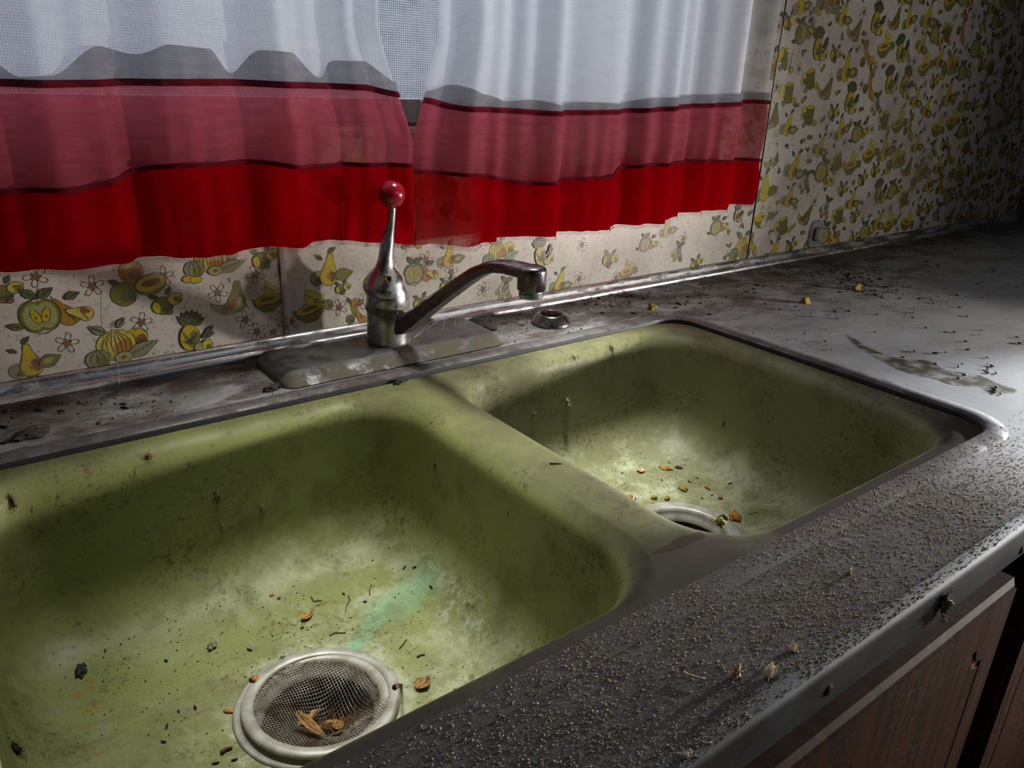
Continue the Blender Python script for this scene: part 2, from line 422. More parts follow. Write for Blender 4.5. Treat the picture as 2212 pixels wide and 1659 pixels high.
mb.box(-2.6, WX0, YW+.001, yb, WZ0, WZ1); mb.box(WX1, XR, YW+.001, yb, WZ0, WZ1)
wall = struct(mb.build('wall_back', M['plaster']))

# window: frame, mullion, pane, insect screen
win = empty('window_1', ((WX0+WX1)/2, YW+.05, WZ0)); win['kind'] = 'structure'
mb = MB()
for a in ((WX0, WX1, WZ0, WZ0+.022), (WX0, WX1, WZ1-.03, WZ1)): mb.box(a[0], a[1], YW+.035, YW+.075, a[2], a[3])
for a in ((WX0, WX0+.03), (WX1-.03, WX1)): mb.box(a[0], a[1], YW+.035, YW+.075, WZ0, WZ1)
mb.build('window_frame', M['frame'], win)
mb = MB(); mb.box(WX0, WX1, YW+.068, YW+.071, WZ0+.01, WZ1-.01); mb.build('pane', M['glass'], win)
mb = MB()
px = .0024
x = WX0+.03
while x < WX1-.03: mb.box(x-.00028, x+.00028, YW+.040, YW+.0406, WZ0+.02, WZ0+.50); x += px
z = WZ0+.022
while z < WZ0+.50: mb.box(WX0+.03, WX1-.03, YW+.0403, YW+.0409, z-.00028, z+.00028); z += px
stuff(mb.build('insect_screen', M['screen'], win))

# ------------------------------------------------------------------ wallpaper sheets with printed fruit
INK = (0.030, 0.030, 0.028); CREAM = (0.43, 0.395, 0.350)
YEL = (0.36, 0.285, 0.010); YE2 = (0.40, 0.345, 0.05); ORA = (0.28, 0.14, 0.010); BRN = (0.16, 0.065, 0.015)
OLV = (0.115, 0.115, 0.019); GRN = (0.080, 0.096, 0.029); PAL = (0.240, 0.240, 0.100); SAGE = (0.165, 0.175, 0.090)
def ell(cx, cy, a, b, rot=0, n=18, k=0., t0=0):
    out = []
    for i in range(n):
        t = 2*PI*i/n+t0; r = 1+k*math.sin(3*t)*.5
        X, Y = a*r*math.cos(t), b*r*math.sin(t)
        out.append((cx+X*math.cos(rot)-Y*math.sin(rot), cy+X*math.sin(rot)+Y*math.cos(rot)))
    return out
def leafp(cx, cy, L, Wd, rot, jag=0):
    pts = []
    for i in range(9):
        s = i/8; ww = Wd*math.sin(PI*s**.8)*(1+jag*(i % 2)); pts.append((L*s, ww))
    for i in range(7, 0, -1):
        s = i/8; ww = Wd*math.sin(PI*s**.8)*(1+jag*(i % 2)); pts.append((L*s, -ww))
    return [(cx+X*math.cos(rot)-Y*math.sin(rot), cy+X*math.sin(rot)+Y*math.cos(rot)) for X, Y in pts]
def pearp(cx, cy, s, rot=0):
    prof = [(0, 1.0), (.14, .98), (.22, .8), (.27, .5), (.40, .15), (.56, -.2), (.60, -.55), (.48, -.85), (.2, -1.0)]
    pts = [(a, b) for a, b in prof]+[(-a, b) for a, b in reversed(prof[1:])]
    return [(cx+s*(X*math.cos(rot)-Y*math.sin(rot)), cy+s*(X*math.sin(rot)+Y*math.cos(rot))) for X, Y in pts]
# a motif is a list of ('f', polygon, colour) fills, ('o', polygon) closed ink lines, ('l', polyline) open ink lines
def m_leaf(o, x, y, L, r, c=GRN, jag=.0):
    p = leafp(x, y, L, L*.24, r, jag); o += [('f', p, c), ('o', p), ('l', [(x, y), (x+L*.85*math.cos(r), y+L*.85*math.sin(r))])]
    for s in (.3, .5, .7):
        bx, by = x+L*s*math.cos(r), y+L*s*math.sin(r)
        for q in (.7, -.7): o.append(('l', [(bx, by), (bx+L*.16*math.cos(r+q), by+L*.16*math.sin(r+q))]))
def m_pear(o, x, y, s, r, c=YEL, c2=BRN):
    p = pearp(x, y, s, r); o.append(('f', p, c))
    o.append(('f', ell(x+.26*s*math.cos(r)+.30*s*math.sin(r), y+.26*s*math.sin(r)-.35*s*math.cos(r), .26*s, .42*s, r, 12, .2), c2))
    o.append(('f', ell(x-.10*s, y-.45*s, .11*s, .20*s, r+.5, 8), ORA)); o.append(('o', p))
    for k in range(5): o.append(('l', [(x+s*(.12+.07*k), y-s*(.1+.09*k)), (x+s*(.30+.05*k), y-s*(.22+.12*k))]))
    o.append(('l', [(x-math.sin(r)*s, y+math.cos(r)*s), (x-math.sin(r)*s*1.25+.06*s, y+math.cos(r)*s*1.3)]))
def m_round(o, x, y, a, b, c, shade=None, rib=0, hatch=0):
    p = ell(x, y, a, b, 0, 22, .04); o.append(('f', p, c))
    if shade: o.append(('f', ell(x+a*.35, y-b*.3, a*.55, b*.58, .5, 12, .2), shade))
    o.append(('o', p))
    for k in range(rib):
        t = -1+2*(k+.5)/rib
        o.append(('l', [(x+a*t*.25, y+b*.9), (x+a*t*.85, y+b*.2), (x+a*t*.80, y-b*.45), (x+a*t*.3, y-b*.92)]))
    for k in range(hatch):
        t = -.6+1.2*k/hatch; o.append(('l', [(x+a*(t+.25), y-b*.2), (x+a*(t+.45)*.9, y-b*.62)]))
def flower(o, x, y, s, r):
    for k in range(5):
        t = r+2*PI*k/5; o.append(('o', ell(x+s*.62*math.cos(t), y+s*.62*math.sin(t), s*.36, s*.23, t, 10)))
    o.append(('f', ell(x, y, s*.26, s*.24, 0, 9, .2), BRN))
    for k in range(5):
        t = r+.6+2*PI*k/5; o.append(('l', [(x+s*.25*math.cos(t), y+s*.25*math.sin(t)), (x+s*.45*math.cos(t), y+s*.45*math.sin(t))]))
def K_apple(o):
    m_pear(o, .70, .0, .52, .5, ORA, BRN); m_pear(o, 1.15, -.12, .42, 1.2, YE2, BRN)
    a = ell(-.22, 0, .42, .56, .12, 18)+[]; b = ell(.20, 0, .40, .55, -.12, 18)
    for p in (a, b): o += [('f', p, OLV)]
    for cx in (-.2, .18): o.append(('f', ell(cx, .0, .31, .45, 0, 16), PAL))
    for cx, r in ((-.15, .35), (.15, -.35)):
        p = ell(cx, 0, .13, .26, r, 12); o += [('f', p, YEL), ('o', p), ('f', ell(cx, -.04, .04, .07, r, 6), BRN)]
    o.append(('o', ell(0, 0, .60, .60, 0, 26, .03))); o.append(('l', [(0, .45), (.05, .8), (.15, .95)]))
    m_leaf(o, .05, .62, .55, .5, GRN, .2); m_leaf(o, -.02, .62, .55, 2.4, GRN, .2); m_leaf(o, -.55, -.3, .5, 2.8, OLV)
    m_leaf(o, .8, .45, .5, .3, GRN, .2)
def K_pear(o):
    m_round(o, -.55, -.35, .36, .34, SAGE, OLV, 0, 5); m_pear(o, .05, .0, .75, -.1)
    p = leafp(.30, -.38, 1.0, .30, .2); o += [('f', p, OLV), ('o', p), ('f', leafp(.45, -.32, .55, .14, .2), PAL)]
    m_leaf(o, .0, .8, .45, .6); m_leaf(o, -.3, .5, .4, 2.5)
def K_pump(o):
    m_round(o, .62, .12, .36, .34, YEL, BRN, 0, 6); m_round(o, 0, .05, .58, .50, YE2, ORA, 7)
    m_round(o, -.62, -.28, .36, .32, SAGE, OLV, 3)
    p = leafp(.20, -.42, 1.1, .22, .28); o += [('f', p, SAGE), ('o', p)]
    for k in range(5): o.append(('l', [(.4+.14*k, -.42+.05*k), (.5+.14*k, -.28+.04*k)]))
    m_round(o, .12, -.40, .26, .18, PAL); o.append(('f', ell(.12, -.40, .09, .07, 0, 8), BRN))
    for s in (0, 1): m_round(o, -.85+.25*s, -.62-.05*s, .22, .13, YEL)
    m_leaf(o, -.2, .5, .55, 2.5, SAGE, .15); o.append(('l', [(0, .5), (.05, .75), (.2, .85)])); m_leaf(o, .15, .6, .4, .8, SAGE, .1)
def K_pine(o):
    for k in range(7):
        a = PI/2+(k-3)*.33; m_leaf(o, 0, .35, .62, a, GRN)
    p = ell(0, -.12, .36, .52, .1, 20); o += [('f', p, YEL), ('f', ell(.16, -.2, .18, .38, .1, 12), OLV), ('o', p)]
    for k in range(5):
        o.append(('l', [(-.34+.1*k, -.1-.12*k+.3), (-.05+.08*k, -.5+.02*k+.1)])); o.append(('l', [(.34-.1*k, .2-.12*k), (.0-.07*k, -.5+.04*k+.05)]))
    m_round(o, .42, -.5, .22, .20, PAL, YE2); m_round(o, .68, -.40, .20, .24, YE2, OLV); m_leaf(o, .45, -.1, .5, .5); m_leaf(o, .6, .0, .45, 1.1)
def K_avo(o):
    p = pearp(.30, .1, .68, -.2); o += [('f', p, OLV), ('o', p)]
    for k in range(6): o.append(('l', [(.35+.05*k, .2-.12*k), (.52+.04*k, .05-.12*k)]))
    q = [(-.85, .05), (-.5, -.15), (.0, -.2), (.5, .1), (.45, -.3), (.1, -.6), (-.35, -.6), (-.75, -.3)]
    o += [('f', q, PAL), ('o', q), ('f', ell(-.05, -.26, .38, .15, .25, 12), BRN), ('o', ell(-.05, -.26, .48, .20, .25, 14))]
    o.append(('l', [(.15, .75), (.1, .95)]))
def K_lime(o):
    m_round(o, 0, 0, .5, .44, OLV, GRN, 0, 8); m_round(o, .62, .15, .36, .28, YE2, OLV); o.append(('f', ell(.62, .2, .13, .08, 0, 8), BRN))
    m_leaf(o, -.1, .42, .5, 2.6, GRN, .2); m_leaf(o, .3, .45, .45, .9, GRN, .2); m_round(o, .2, -.42, .16, .10, BRN); m_round(o, -.3, .0, .2, .3, YEL)
def K_melon(o):
    q = [(-.8, .25), (-.55, -.1), (.0, -.25), (.55, -.05), (.8, .3), (.65, -.3), (.2, -.62), (-.3, -.58), (-.7, -.2)]
    o += [('f', q, OLV), ('o', q)]; p = ell(0, .05, .72, .26, .05, 16); o += [('f', p, YEL), ('o', p), ('f', ell(0, .05, .38, .11, .05, 12), BRN)]
    w_ = [(-.15, .2), (.0, 1.0), (.9, .45)]; o += [('f', w_, YE2), ('o', w_)]
    for k in range(4): o.append(('l', [(.02+.1*k, .75-.12*k), (.1+.12*k, .55-.05*k)]))
    m_round(o, .95, -.05, .26, .25, SAGE, OLV, 3)
def K_banana(o):
    for k in range(3):
        q = [(-.6+.1*k, .6), (-.45+.1*k, .1), (0, -.35-.14*k), (.7, -.5-.14*k), (.8, -.38-.14*k), (.2, -.10-.12*k), (-.15+.05*k, .25), (-.42+.1*k, .65)]
        o += [('f', q, (YEL, YE2, ORA)[k]), ('o', q)]
    m_round(o, -.62, -.25, .3, .3, OLV, GRN, 0, 5); m_round(o, -.3, .75, .28, .26, ORA, BRN); m_leaf(o, -.55, .8, .5, 2.2)
def K_berry(o):
    pts = [(-.55, -.1), (-.2, -.45), (.2, -.15), (.5, -.4), (0, .2)]
    for x, y in pts: m_round(o, x, y, .21, .20, R.choice((OLV, SAGE, YEL, PAL)), R.choice((GRN, OLV, BRN)))
    for x, y in pts: o.append(('l', [(x, y+.2), (.0+x*.2, .75)]))
    m_leaf(o, 0, .7, .6, .4, GRN, .2); m_leaf(o, 0, .7, .55, 2.6, GRN, .2)
def K_papaya(o):
    m_round(o, .0, .45, .42, .45, ORA, BRN, 0, 4); m_round(o, -.45, -.30, .46, .46, OLV, GRN, 0, 8); m_leaf(o, -.5, .1, .4, 2.6, GRN, .2)
    q = ell(.55, -.12, .56, .32, .1, 20); o += [('f', ell(.55, -.22, .54, .34, .1, 16), OLV), ('o', ell(.55, -.22, .54, .34, .1, 16)), ('f', q, YEL), ('o', q), ('f', ell(.55, -.10, .34, .12, .1, 12), BRN), ('o', ell(.55, -.10, .34, .12, .1, 12))]
def K_barrel(o):
    p = [(-.4, .45), (.45, .5), (.5, -.5), (.15, -.6), (-.35, -.5)]; o += [('f', p, OLV), ('o', p), ('f', ell(.02, .47, .43, .12, .05, 14), YEL), ('o', ell(.02, .47, .43, .12, .05, 14))]
    for k in range(4): o.append(('l', [(-.22+.2*k, .4), (-.2+.2*k, -.5)]))
    m_round(o, -.62, .1, .24, .40, YE2, BRN); m_round(o, .7, -.42, .22, .2, YEL, ORA); m_round(o, -.35, -.55, .2, .16, SAGE)
KINDS = [(K_apple, .030), (K_pear, .030), (K_pump, .034), (K_pine, .033), (K_avo, .028), (K_lime, .023), (K_melon, .029), (K_banana, .028), (K_berry, .026), (K_barrel, .028), (K_pear, .024), (K_apple, .026)]

FIX = [('K_apple', 88, 682, .036), ('K_avo', 497, 648, .032), ('K_papaya', 290, 612, .034), ('K_lime', 352, 660, .027), ('K_pump', 252, 748, .040), ('K_pear', 62, 778, .027), ('K_pine', 410, 722, .035),
       ('K_pump', 455, 562, .036), ('K_lime', 5, 635, .024), ('K_melon', 578, 648, .028), ('K_lime', 565, 562, .026),
       ('K_pear', 708, 582, .031), ('K_lime', 735, 624, .017), ('K_melon', 668, 668, .031), ('K_banana', 775, 678, .024), ('K_apple', 893, 592, .029), ('K_pear', 968, 552, .025), ('K_barrel', 884, 515, .024),
       ('K_lime', 962, 618, .022), ('K_pump', 1076, 545, .034), ('K_pine', 1165, 548, .033), ('K_berry', 1088, 628, .026), ('K_pear', 1208, 608, .026), ('K_lime', 1312, 562, .028), ('K_melon', 1352, 588, .026),
       ('K_apple', 1392, 528, .024), ('K_berry', 1462, 548, .026), ('K_lime', 1500, 572, .026), ('K_apple', 1545, 492, .027), ('K_pear', 1440, 492, .024), ('K_lime', 905, 655, .022), ('K_pine', 1590, 462, .024)]
FLW = [(77, 597), (200, 618), (352, 597), (552, 592), (470, 632), (305, 696), (145, 741), (530, 690), (555, 716), (590, 717), (70, 815), (778, 652), (732, 663), (628, 692), (918, 560), (973, 587), (925, 662), (1020, 527), (1250, 602), (1256, 528), (1330, 600), (1042, 625), (840, 700), (1130, 590), (1475, 515)]
def sheet_print(mbk, x0, x1, z0, z1, disp, holes, seed):
    """lays motifs over a sheet; verts follow the sheet's own surface, ink lies on the colour, colour on the paper"""
    rr = random.Random(seed); placed = []
    tries = 0
    def inhole(x, z, r): return any(a-r < x < b+r and c-r < z < d+r for a, b, c, d in holes)
    def put(lst, cx, cz, s, rot):
        cr, sr = math.cos(rot), math.sin(rot)
        def P(p, lift):
            X = cx+s*(p[0]*cr-p[1]*sr); Z = cz+s*(p[0]*sr+p[1]*cr)
            X = min(max(X, x0+.0008), x1-.0008); Z = min(max(Z, z0+.0008), z1-.0008)
            return (X, disp(X, Z)-lift, Z)
        lay = 0
        for it in lst:
            lay += 1; lift = .00012+.000018*lay
            if it[0] == 'f':
                poly = it[1]; tri = tessellate_polygon([[Vector((a, b, 0)) for a, b in poly]])
                mbk.add([P(p, lift) for p in poly], [tuple(t) for t in tri], (*it[2], 1))
            else:
                pl = list(it[1]); closed = it[0] == 'o'
                if closed: pl = pl+[pl[0]]
                hw = .00030/s; v = []; n = len(pl)
                for i in range(n):
                    a = pl[max(i-1, 0)] if not closed else pl[(i-1) % (n-1)]
                    b = pl[min(i+1, n-1)] if not closed else pl[(i+1) % (n-1)]
                    dx, dy = b[0]-a[0], b[1]-a[1]; L = math.hypot(dx, dy) or 1
                    k = hw*(1+.5*math.sin(i*1.7)); nx, ny = -dy/L*k, dx/L*k
                    v += [P((pl[i][0]+nx, pl[i][1]+ny), lift), P((pl[i][0]-nx, pl[i][1]-ny), lift)]
                mbk.add(v, [(2*i, 2*i+1, 2*i+3, 2*i+2) for i in range(n-1)], (*INK, 1))
    area_ = (x1-x0)*(z1-z0)
    for lst in (FIX, FLW):
        for q in lst:
            u, v = (q[1], q[2]) if lst is FIX else q
            d = _fw+_rt*((u-1106)/FPX)-_up*((v-829.5)/FPX); p = CAM+d*((YW-CAM.y)/d.y)
            if not (x0 < p.x < x1 and z0 < p.z < z1): continue
            o = []
            if lst is FIX: globals()[q[0]](o); put(o, p.x, p.z, q[3]*.76, rr.uniform(-.2, .2)); placed.append((p.x, p.z, q[3]*.72))
            else: flower(o, 0, 0, 1, rr.uniform(0, 6)); put(o, p.x, p.z, .0105, 0); placed.append((p.x, p.z, .010))
    while tries < area_*42000:
        tries += 1
        k, s = KINDS[rr.randrange(len(KINDS))]; s *= .98; rad = s*.84
        x, z = rr.uniform(x0+.005, x1-.005), rr.uniform(z0, z1)
        if inhole(x, z, .0) or (x < .25 and z < .135): continue
        if any((x-a)**2+(z-b)**2 < (rad+c)**2 for a, b, c in placed): continue
        placed.append((x, z, rad)); o = []; k(o); put(o, x, z, s, rr.uniform(-.35, .35))
    tries = 0
    while tries < area_*9000:
        tries += 1
        x, z = rr.uniform(x0+.005, x1-.005), rr.uniform(z0+.005, z1); rad = .0095
        if inhole(x, z, 0) or (x < .25 and z < .125): continue
        if any((x-a)**2+(z-b)**2 < (rad+c*.93)**2 for a, b, c in placed): continue
        placed.append((x, z, rad)); o = []; kk = rr.random()
        if kk < .36: flower(o, 0, 0, 1, rr.uniform(0, 6)); put(o, x, z, .0095, 0)
        elif kk < .7: m_leaf(o, -.6, -.3, 1.3, rr.uniform(0, 1), rr.choice((GRN, OLV, SAGE)), .1); m_leaf(o, -.4, .0, 1.0, rr.uniform(1.2, 2.4), rr.choice((GRN, OLV))); put(o, x, z, .0085, rr.uniform(0, 6))
        else: m_round(o, -.35, 0, .5, .45, rr.choice((OLV, YEL, SAGE)), rr.choice((GRN, BRN)), 0, 3); m_round(o, .45, .3, .38, .36, rr.choice((OLV, YEL, PAL)), OLV); put(o, x, z, .0090, rr.uniform(-.6, .6))
def paper_sheet(label, x0, x1, z0, z1, disp, holes, seed, step):
    mbk = MB()
    nx = int((x1-x0)/step)+1; nz = int((z1-z0)/step)+1
    X = [x0+(x1-x0)*i/nx for i in range(nx+1)]; Z = [z0+(z1-z0)*i/nz for i in range(nz+1)]
    v = [(a, disp(a, b), b) for b in Z for a in X]; f = []
    for j in range(nz):
        for i in range(nx):
            a, b = X[i]+step/2, Z[j]+step/2
            if any(h[0] < a < h[1] and h[2] < b < h[3] for h in holes): continue
            q = j*(nx+1)+i; f.append((q, q+1, q+nx+2, q+nx+1))
    mbk.add(v, f, (*CREAM, 1))
    sheet_print(mbk, x0, x1, z0, z1, disp, holes, seed)
    o = mbk.build('wallpaper_sheet', M['paper'], wall, True)
    o['label'] = label
    return o
def dA(x, z): return YW-.0003+.0004*noise.noise((x*9, z*9, 3))
def dB(x, z):
    e = math.exp(-((x+.499)/.0022)**2)*.0022
    wr = .0016*max(0, noise.noise((x*16+z*11, z*5-x*4, 1)))*math.exp(-max(0, x+.36)/.10)
    fold = .0018*math.exp(-((x*.8-z*.6+.455)/.006)**2)*(1 if x < -.36 else max(0, 1-(x+.36)*12))
    return YW-.0012-e-wr-fold+.0004*noise.noise((x*8, z*8, 5))
def dC(x, z):
    lift = .0024*math.exp(-max(0, x-.3135)/.012)*(0.7+.3*math.sin(z*14))
    return YW-.0010-lift+.0005*noise.noise((x*7, z*7, 8))-.0012*math.exp(-((x-.345)/.006)**2)
opening = [(WX0-.004, WX1+.004, WZ0-.004, WZ1)]
paper_sheet('fruit-print wallpaper, dusty sheet left of the folded seam', -1.25, -.502, .0125, .62, dA, opening, 5, .008)
paper_sheet('fruit-print wallpaper, creased glossy sheet under the curtains', -.502, .3125, .0145, .62, dB, opening, 11, .004)
paper_sheet('fruit-print wallpaper, right-hand sheet with a loose curling left edge', .3135, XR-.001, .0125, .62, dC, [], 23, .006)

# metal cove trim between wall and counter: two lengths butted together
prof = [(.1200, .0000), (.1200, .0160), (.1185, .0164), (.1160, .0150), (.1140, .0115), (.1128, .0078), (.1112, .0058),
        (.1094, .0052), (.1080, .0046), (.1072, .0030), (.1072, .0002)]
def trim(name, x0, x1):
    mb = MB(); n = 1 if x1-x0 < .4 else 12
    mb.rings([[(x0+(x1-x0)*k/n, a+.0002*math.sin(k*2.1), b) for a, b in prof] for k in range(n+1)])
    o = auto(struct(mb.build(name, M['trim'])), 50); return o

def at(u, v, z=0.):
    d = _fw+_rt*((u-1106)/FPX)-_up*((v-829.5)/FPX)
    return CAM+d*((z-CAM.z)/d.z)
xj = at(2031, 497, .012).x
trim('trim_1', -1.25, xj-.0012); trim('trim_2', xj+.0012, XR-.001)

# ------------------------------------------------------------------ countertop
def rrect(x0, x1, y0, y1, r, z=0., nc=10, ns=12):
    p = []
    cs = [(x1-r, y0+r, -PI/2), (x1-r, y1-r, 0), (x0+r, y1-r, PI/2), (x0+r, y0+r, PI)]
    for i, (cx, cy, a) in enumerate(cs):
        for k in range(nc+1): t = a+PI/2*k/nc; p.append((cx+r*math.cos(t), cy+r*math.sin(t), z))
        q = cs[(i+1) % 4]; e = (q[0]+r*math.cos(q[2]), q[1]+r*math.sin(q[2])); s0 = p[-1]
        for k in range(1, ns): p.append((s0[0]+(e[0]-s0[0])*k/ns, s0[1]+(e[1]-s0[1])*k/ns, z))
    return p
def fill_loops(name, loops, m=None, parent=None):
    bm = bmesh.new(); es = []
    for l in loops:
        vs_ = [bm.verts.new(p) for p in l]
        es += [bm.edges.new((vs_[i], vs_[(i+1) % len(vs_)])) for i in range(len(vs_))]
    bmesh.ops.triangle_fill(bm, use_beauty=True, use_dissolve=False, edges=es, normal=(0, 0, 1))
    for f_ in bm.faces:
        if f_.normal.z < 0: f_.normal_flip()
    v = [tuple(a.co) for a in bm.verts]; bm.verts.index_update(); f = [tuple(a.index for a in q.verts) for q in bm.faces]
    bm.free(); return v, f
counter = empty('countertop', (0.07, -.2, -.028))
XL = -1.25
cut = rrect(RIM['x0']+.012, RIM['x1']-.012, RIM['y0']+.012, RIM['y1']-.012, .035)
v, f = fill_loops('c', [[(XL, YF, 0), (XR-.002, YF, 0), (XR-.002, YW-.002, 0), (XL, YW-.002, 0)], cut])
mb = MB(); mb.add(v, f)
n = len(cut); mb.add(cut+[(a, b, -.026) for a, b, _ in cut], [(i, (i+1) % n, n+(i+1) % n, n+i) for i in range(n)])
mb.add([(XL, YF, 0), (XR-.002, YF, 0), (XR-.002, YF, -.026), (XL, YF, -.026)], [(0, 3, 2, 1)])
v, f = fill_loops('c', [[(XL, YF, -.026), (XR-.002, YF, -.026), (XR-.002, YW-.002, -.026), (XL, YW-.002, -.026)], [(a, b, -.026) for a, b, _ in cut]])
mb.add(v, [tuple(reversed(q)) for q in f])
ctop = mb.build('laminate_top', M['laminate'], counter)
bp = [(YF+.0065, .0004), (YF+.0060, .0012), (YF-.002, .0015), (YF-.0038, .0008), (YF-.0048, -.0008), (YF-.0052, -.003), (YF-.0050, -.0265), (YF-.0040, -.0285), (YF+.004, -.0287), (YF+.004, -.0262), (YF-.0003, -.0262), (YF-.0003, .0004)]
mb = MB(); mb.rings([[(XL+(XR-.004-XL)*k/24, a+.0003*math.sin(k*1.3), b) for a, b in bp] for k in range(25)])
band = auto(mb.build('edge_band', M['band'], counter), 40)
for u, vv in ((1790, 1490), (2208, 1187)):
    d = _fw+_rt*((u-1106)/FPX)-_up*((vv-829.5)/FPX); p = CAM+d*((YF-.0052-CAM.y)/d.y)
    mb = MB(); rot = Matrix.Rotation(PI/2, 3, 'X')
    mb.lathe([(.0001, .0012), (.0018, .0011), (.0036, .0004), (.0038, -.0005)], p, 14, True, False, rot)
    s = mb.build('screw', M['screw'], counter)

# dried spill on the counter (flat film of dirt, part of the top)
sp = [(1830, 722), (1880, 752), (1945, 775), (2000, 778), (2050, 800), (2110, 808), (2150, 826), (2195, 842), (2180, 850), (2140, 848), (2115, 836), (2060, 832), (2020, 818), (1965, 808), (1915, 785), (1880, 765), (1840, 738)]
poly = [at(*q, .0003) for q in sp]
def smooth_loop(poly, k=6, jit=.0009):
    out = []; n = len(poly)
    for i in range(n):
        p0, p1, p2, p3 = poly[i-1], poly[i], poly[(i+1) % n], poly[(i+2) % n]
        for j in range(k):
            t = j/k; q = 0.5*((2*p1)+(p2-p0)*t+(2*p0-5*p1+4*p2-p3)*t*t+(3*p1-p0-3*p2+p3)*t**3)
            out.append(q+Vector((R.uniform(-jit, jit), R.uniform(-jit, jit), 0)))
    return out
def stain_mat():
    t = NT('dried_spill'); f = t.noise(60, 4)
    return t.bsdf(t.mix(f, (0.11, 0.092, 0.042), (0.06, 0.047, 0.02)), .5, 0, .4, None, 0, t.ramp(f, .30, .72))
v = smooth_loop(poly); v = [tuple(p) for p in v]
tri = tessellate_polygon([[Vector(p) for p in v]])
o = mesh('dried_spill', v, [tuple(t) for t in tri], stain_mat(), counter); o['label'] = 'brown dried spill on the counter'

# ------------------------------------------------------------------ double sink
sink = empty('double_sink', (-.418, -.22, -.17))
tag(sink, 'avocado green double bowl kitchen sink set in a steel rim', 'sink')
def bowl_loops(b):
    L = []
    prof = []
    for k in range(9):
        t = PI/2*k/8; prof.append((.019*math.sin(t), -.0035-.019*(1-math.cos(t))))
    for k in range(1, 6): prof.append((.019+.005*k/5, -.0225-.075*k/5))
    for k in range(1, 13):
        t = PI/2*k/12; prof.append((.024+.055*(1-math.cos(t)), -.0975-.0525*math.sin(t)))
    for i, z in prof:
        r = max(.030, .066-.45*i)
        L.append(rrect(b['x0']+i, b['x1']-i, b['y0']+i, b['y1']-i, r, z))
    base = L[-1]; cx, cy = b['c']
    for k in range(1, 9):
        t = k/8; ring = []
        for (x, y, z) in base:
            a = math.atan2(y-cy, x-cx); X, Y = cx+.059*math.cos(a), cy+.059*math.sin(a)
            ring.append((x+(X-x)*t, y+(Y-y)*t, ZFLOOR-.0035*t**1.5))
        L.append(ring)
    return L
mb = MB()
outer = rrect(RIM['x0']+.016, RIM['x1']-.016, RIM['y0']+.014, RIM['y1']-.016, .034, -.0035)
ll, lr = bowl_loops(BL), bowl_loops(BR)
v, f = fill_loops('s', [outer, ll[0], lr[0]]); mb.add(v, f)
for L in (ll, lr):
    n = len(L[0]); vv = [p for l in L for p in l]; ff = []
    for k in range(len(L)-1):
        for i in range(n):
            j = (i+1) % n; ff.append((k*n+i, k*n+j, (k+1)*n+j, (k+1)*n+i))
    mb.add(vv, ff)
me_o = mb.build('basin', M['enamel'], sink)
bm = bmesh.new(); bm.from_mesh(me_o.data); bmesh.ops.remove_doubles(bm, verts=bm.verts, dist=1e-5)
bmesh.ops.recalc_face_normals(bm, faces=bm.faces)
if sum(f_.normal.z*f_.calc_area() for f_ in bm.faces) < 0: bmesh.ops.reverse_faces(bm, faces=bm.faces)
bm.to_mesh(me_o.data); bm.free(); me_o.data.shade_smooth()
# steel rim
rp = [(0., .0002), (.0002, .0012), (.0025, .0026), (.010, .0032), (.0185, .0028), (.0205, .0018), (.0208, -.0055)]
loops = []
for i, z in rp: loops.append(rrect(RIM['x0']+i, RIM['x1']-i, RIM['y0']+i*.9, RIM['y1']-i, max(.018, .052-i*.75), z))
mb = MB(); mb.rings(loops, False, False)
rim = auto(mb.build('rim', M['rim'], sink), 50)
sl = [rrect(RIM['x0']+i, RIM['x1']-i, RIM['y0']+i*.9, RIM['y1']-i, max(.018, .052-i*.75), z) for i, z in ((.0206, .0010), (.0211, -.0004), (.0215, -.0020), (.0217, -.0044))]
mb = MB(); mb.rings(sl, False, False); o = mb.build('gap_strip', M['black'], sink); o['label'] = 'black gap line inside the steel rim'  # black strip stands in for the dark gap inside the rim
for b in (BL, BR):
    mb = MB(); z0 = ZFLOOR-.0035
    mb.lathe([(.0608, z0-.001), (.0611, z0+.0012), (.0595, z0+.0022), (.050, z0+.0024), (.0465, z0+.0015), (.0455, z0-.002), (.0445, z0-.006), (.0425, z0-.0075), (.0415, z0-.012)], (*b['c'], 0), 56)
    o = mb.build('drain_flange', M['drain'], sink, True)
    o['label'] = 'dull steel drain flange'
    mb = MB(); mb.lathe([(.0415, z0-.012), (.040, z0-.035), (.030, z0-.050), (.020, z0-.055), (.018, z0-.12), (.0005, z0-.12)], (*b['c'], 0), 40)
    mb.build('drain_cup', M['pipe'], sink, True)
tag(counter, 'stained white laminate countertop around the green sink', 'countertop')

# ray casting helper on real surfaces
DG = bpy.context.evaluated_depsgraph_get(); DG.update()
def bvh(o): return BVHTree.FromPolygons([o.matrix_world @ p.co for p in o.data.vertices], [tuple(q.vertices) for q in o.data.polygons])
TR = [bvh(me_o), bvh(rim), bvh(ctop), bvh(band)]
def hit(u, v):
    d = (_fw+_rt*((u-1106)/FPX)-_up*((v-829.5)/FPX)).normalized(); best = None
    for t in TR:
        h = t.ray_cast(CAM, d)
        if h[0] is not None and (best is None or h[3] < best[2]): best = (h[0], h[1] if h[1].dot(d) < 0 else -h[1], h[3])
    if best is None: best = (at(u, v), Vector((0, 0, 1)), 1.)
    return best
def drop(x, y):
    best = None
    for t in TR:
        h = t.ray_cast(Vector((x, y, .1)), Vector((0, 0, -1)))
        if h[0] is not None and (best is None or h[0].z > best[0].z): best = (h[0], h[1] if h[1].z > 0 else -h[1])
    return best

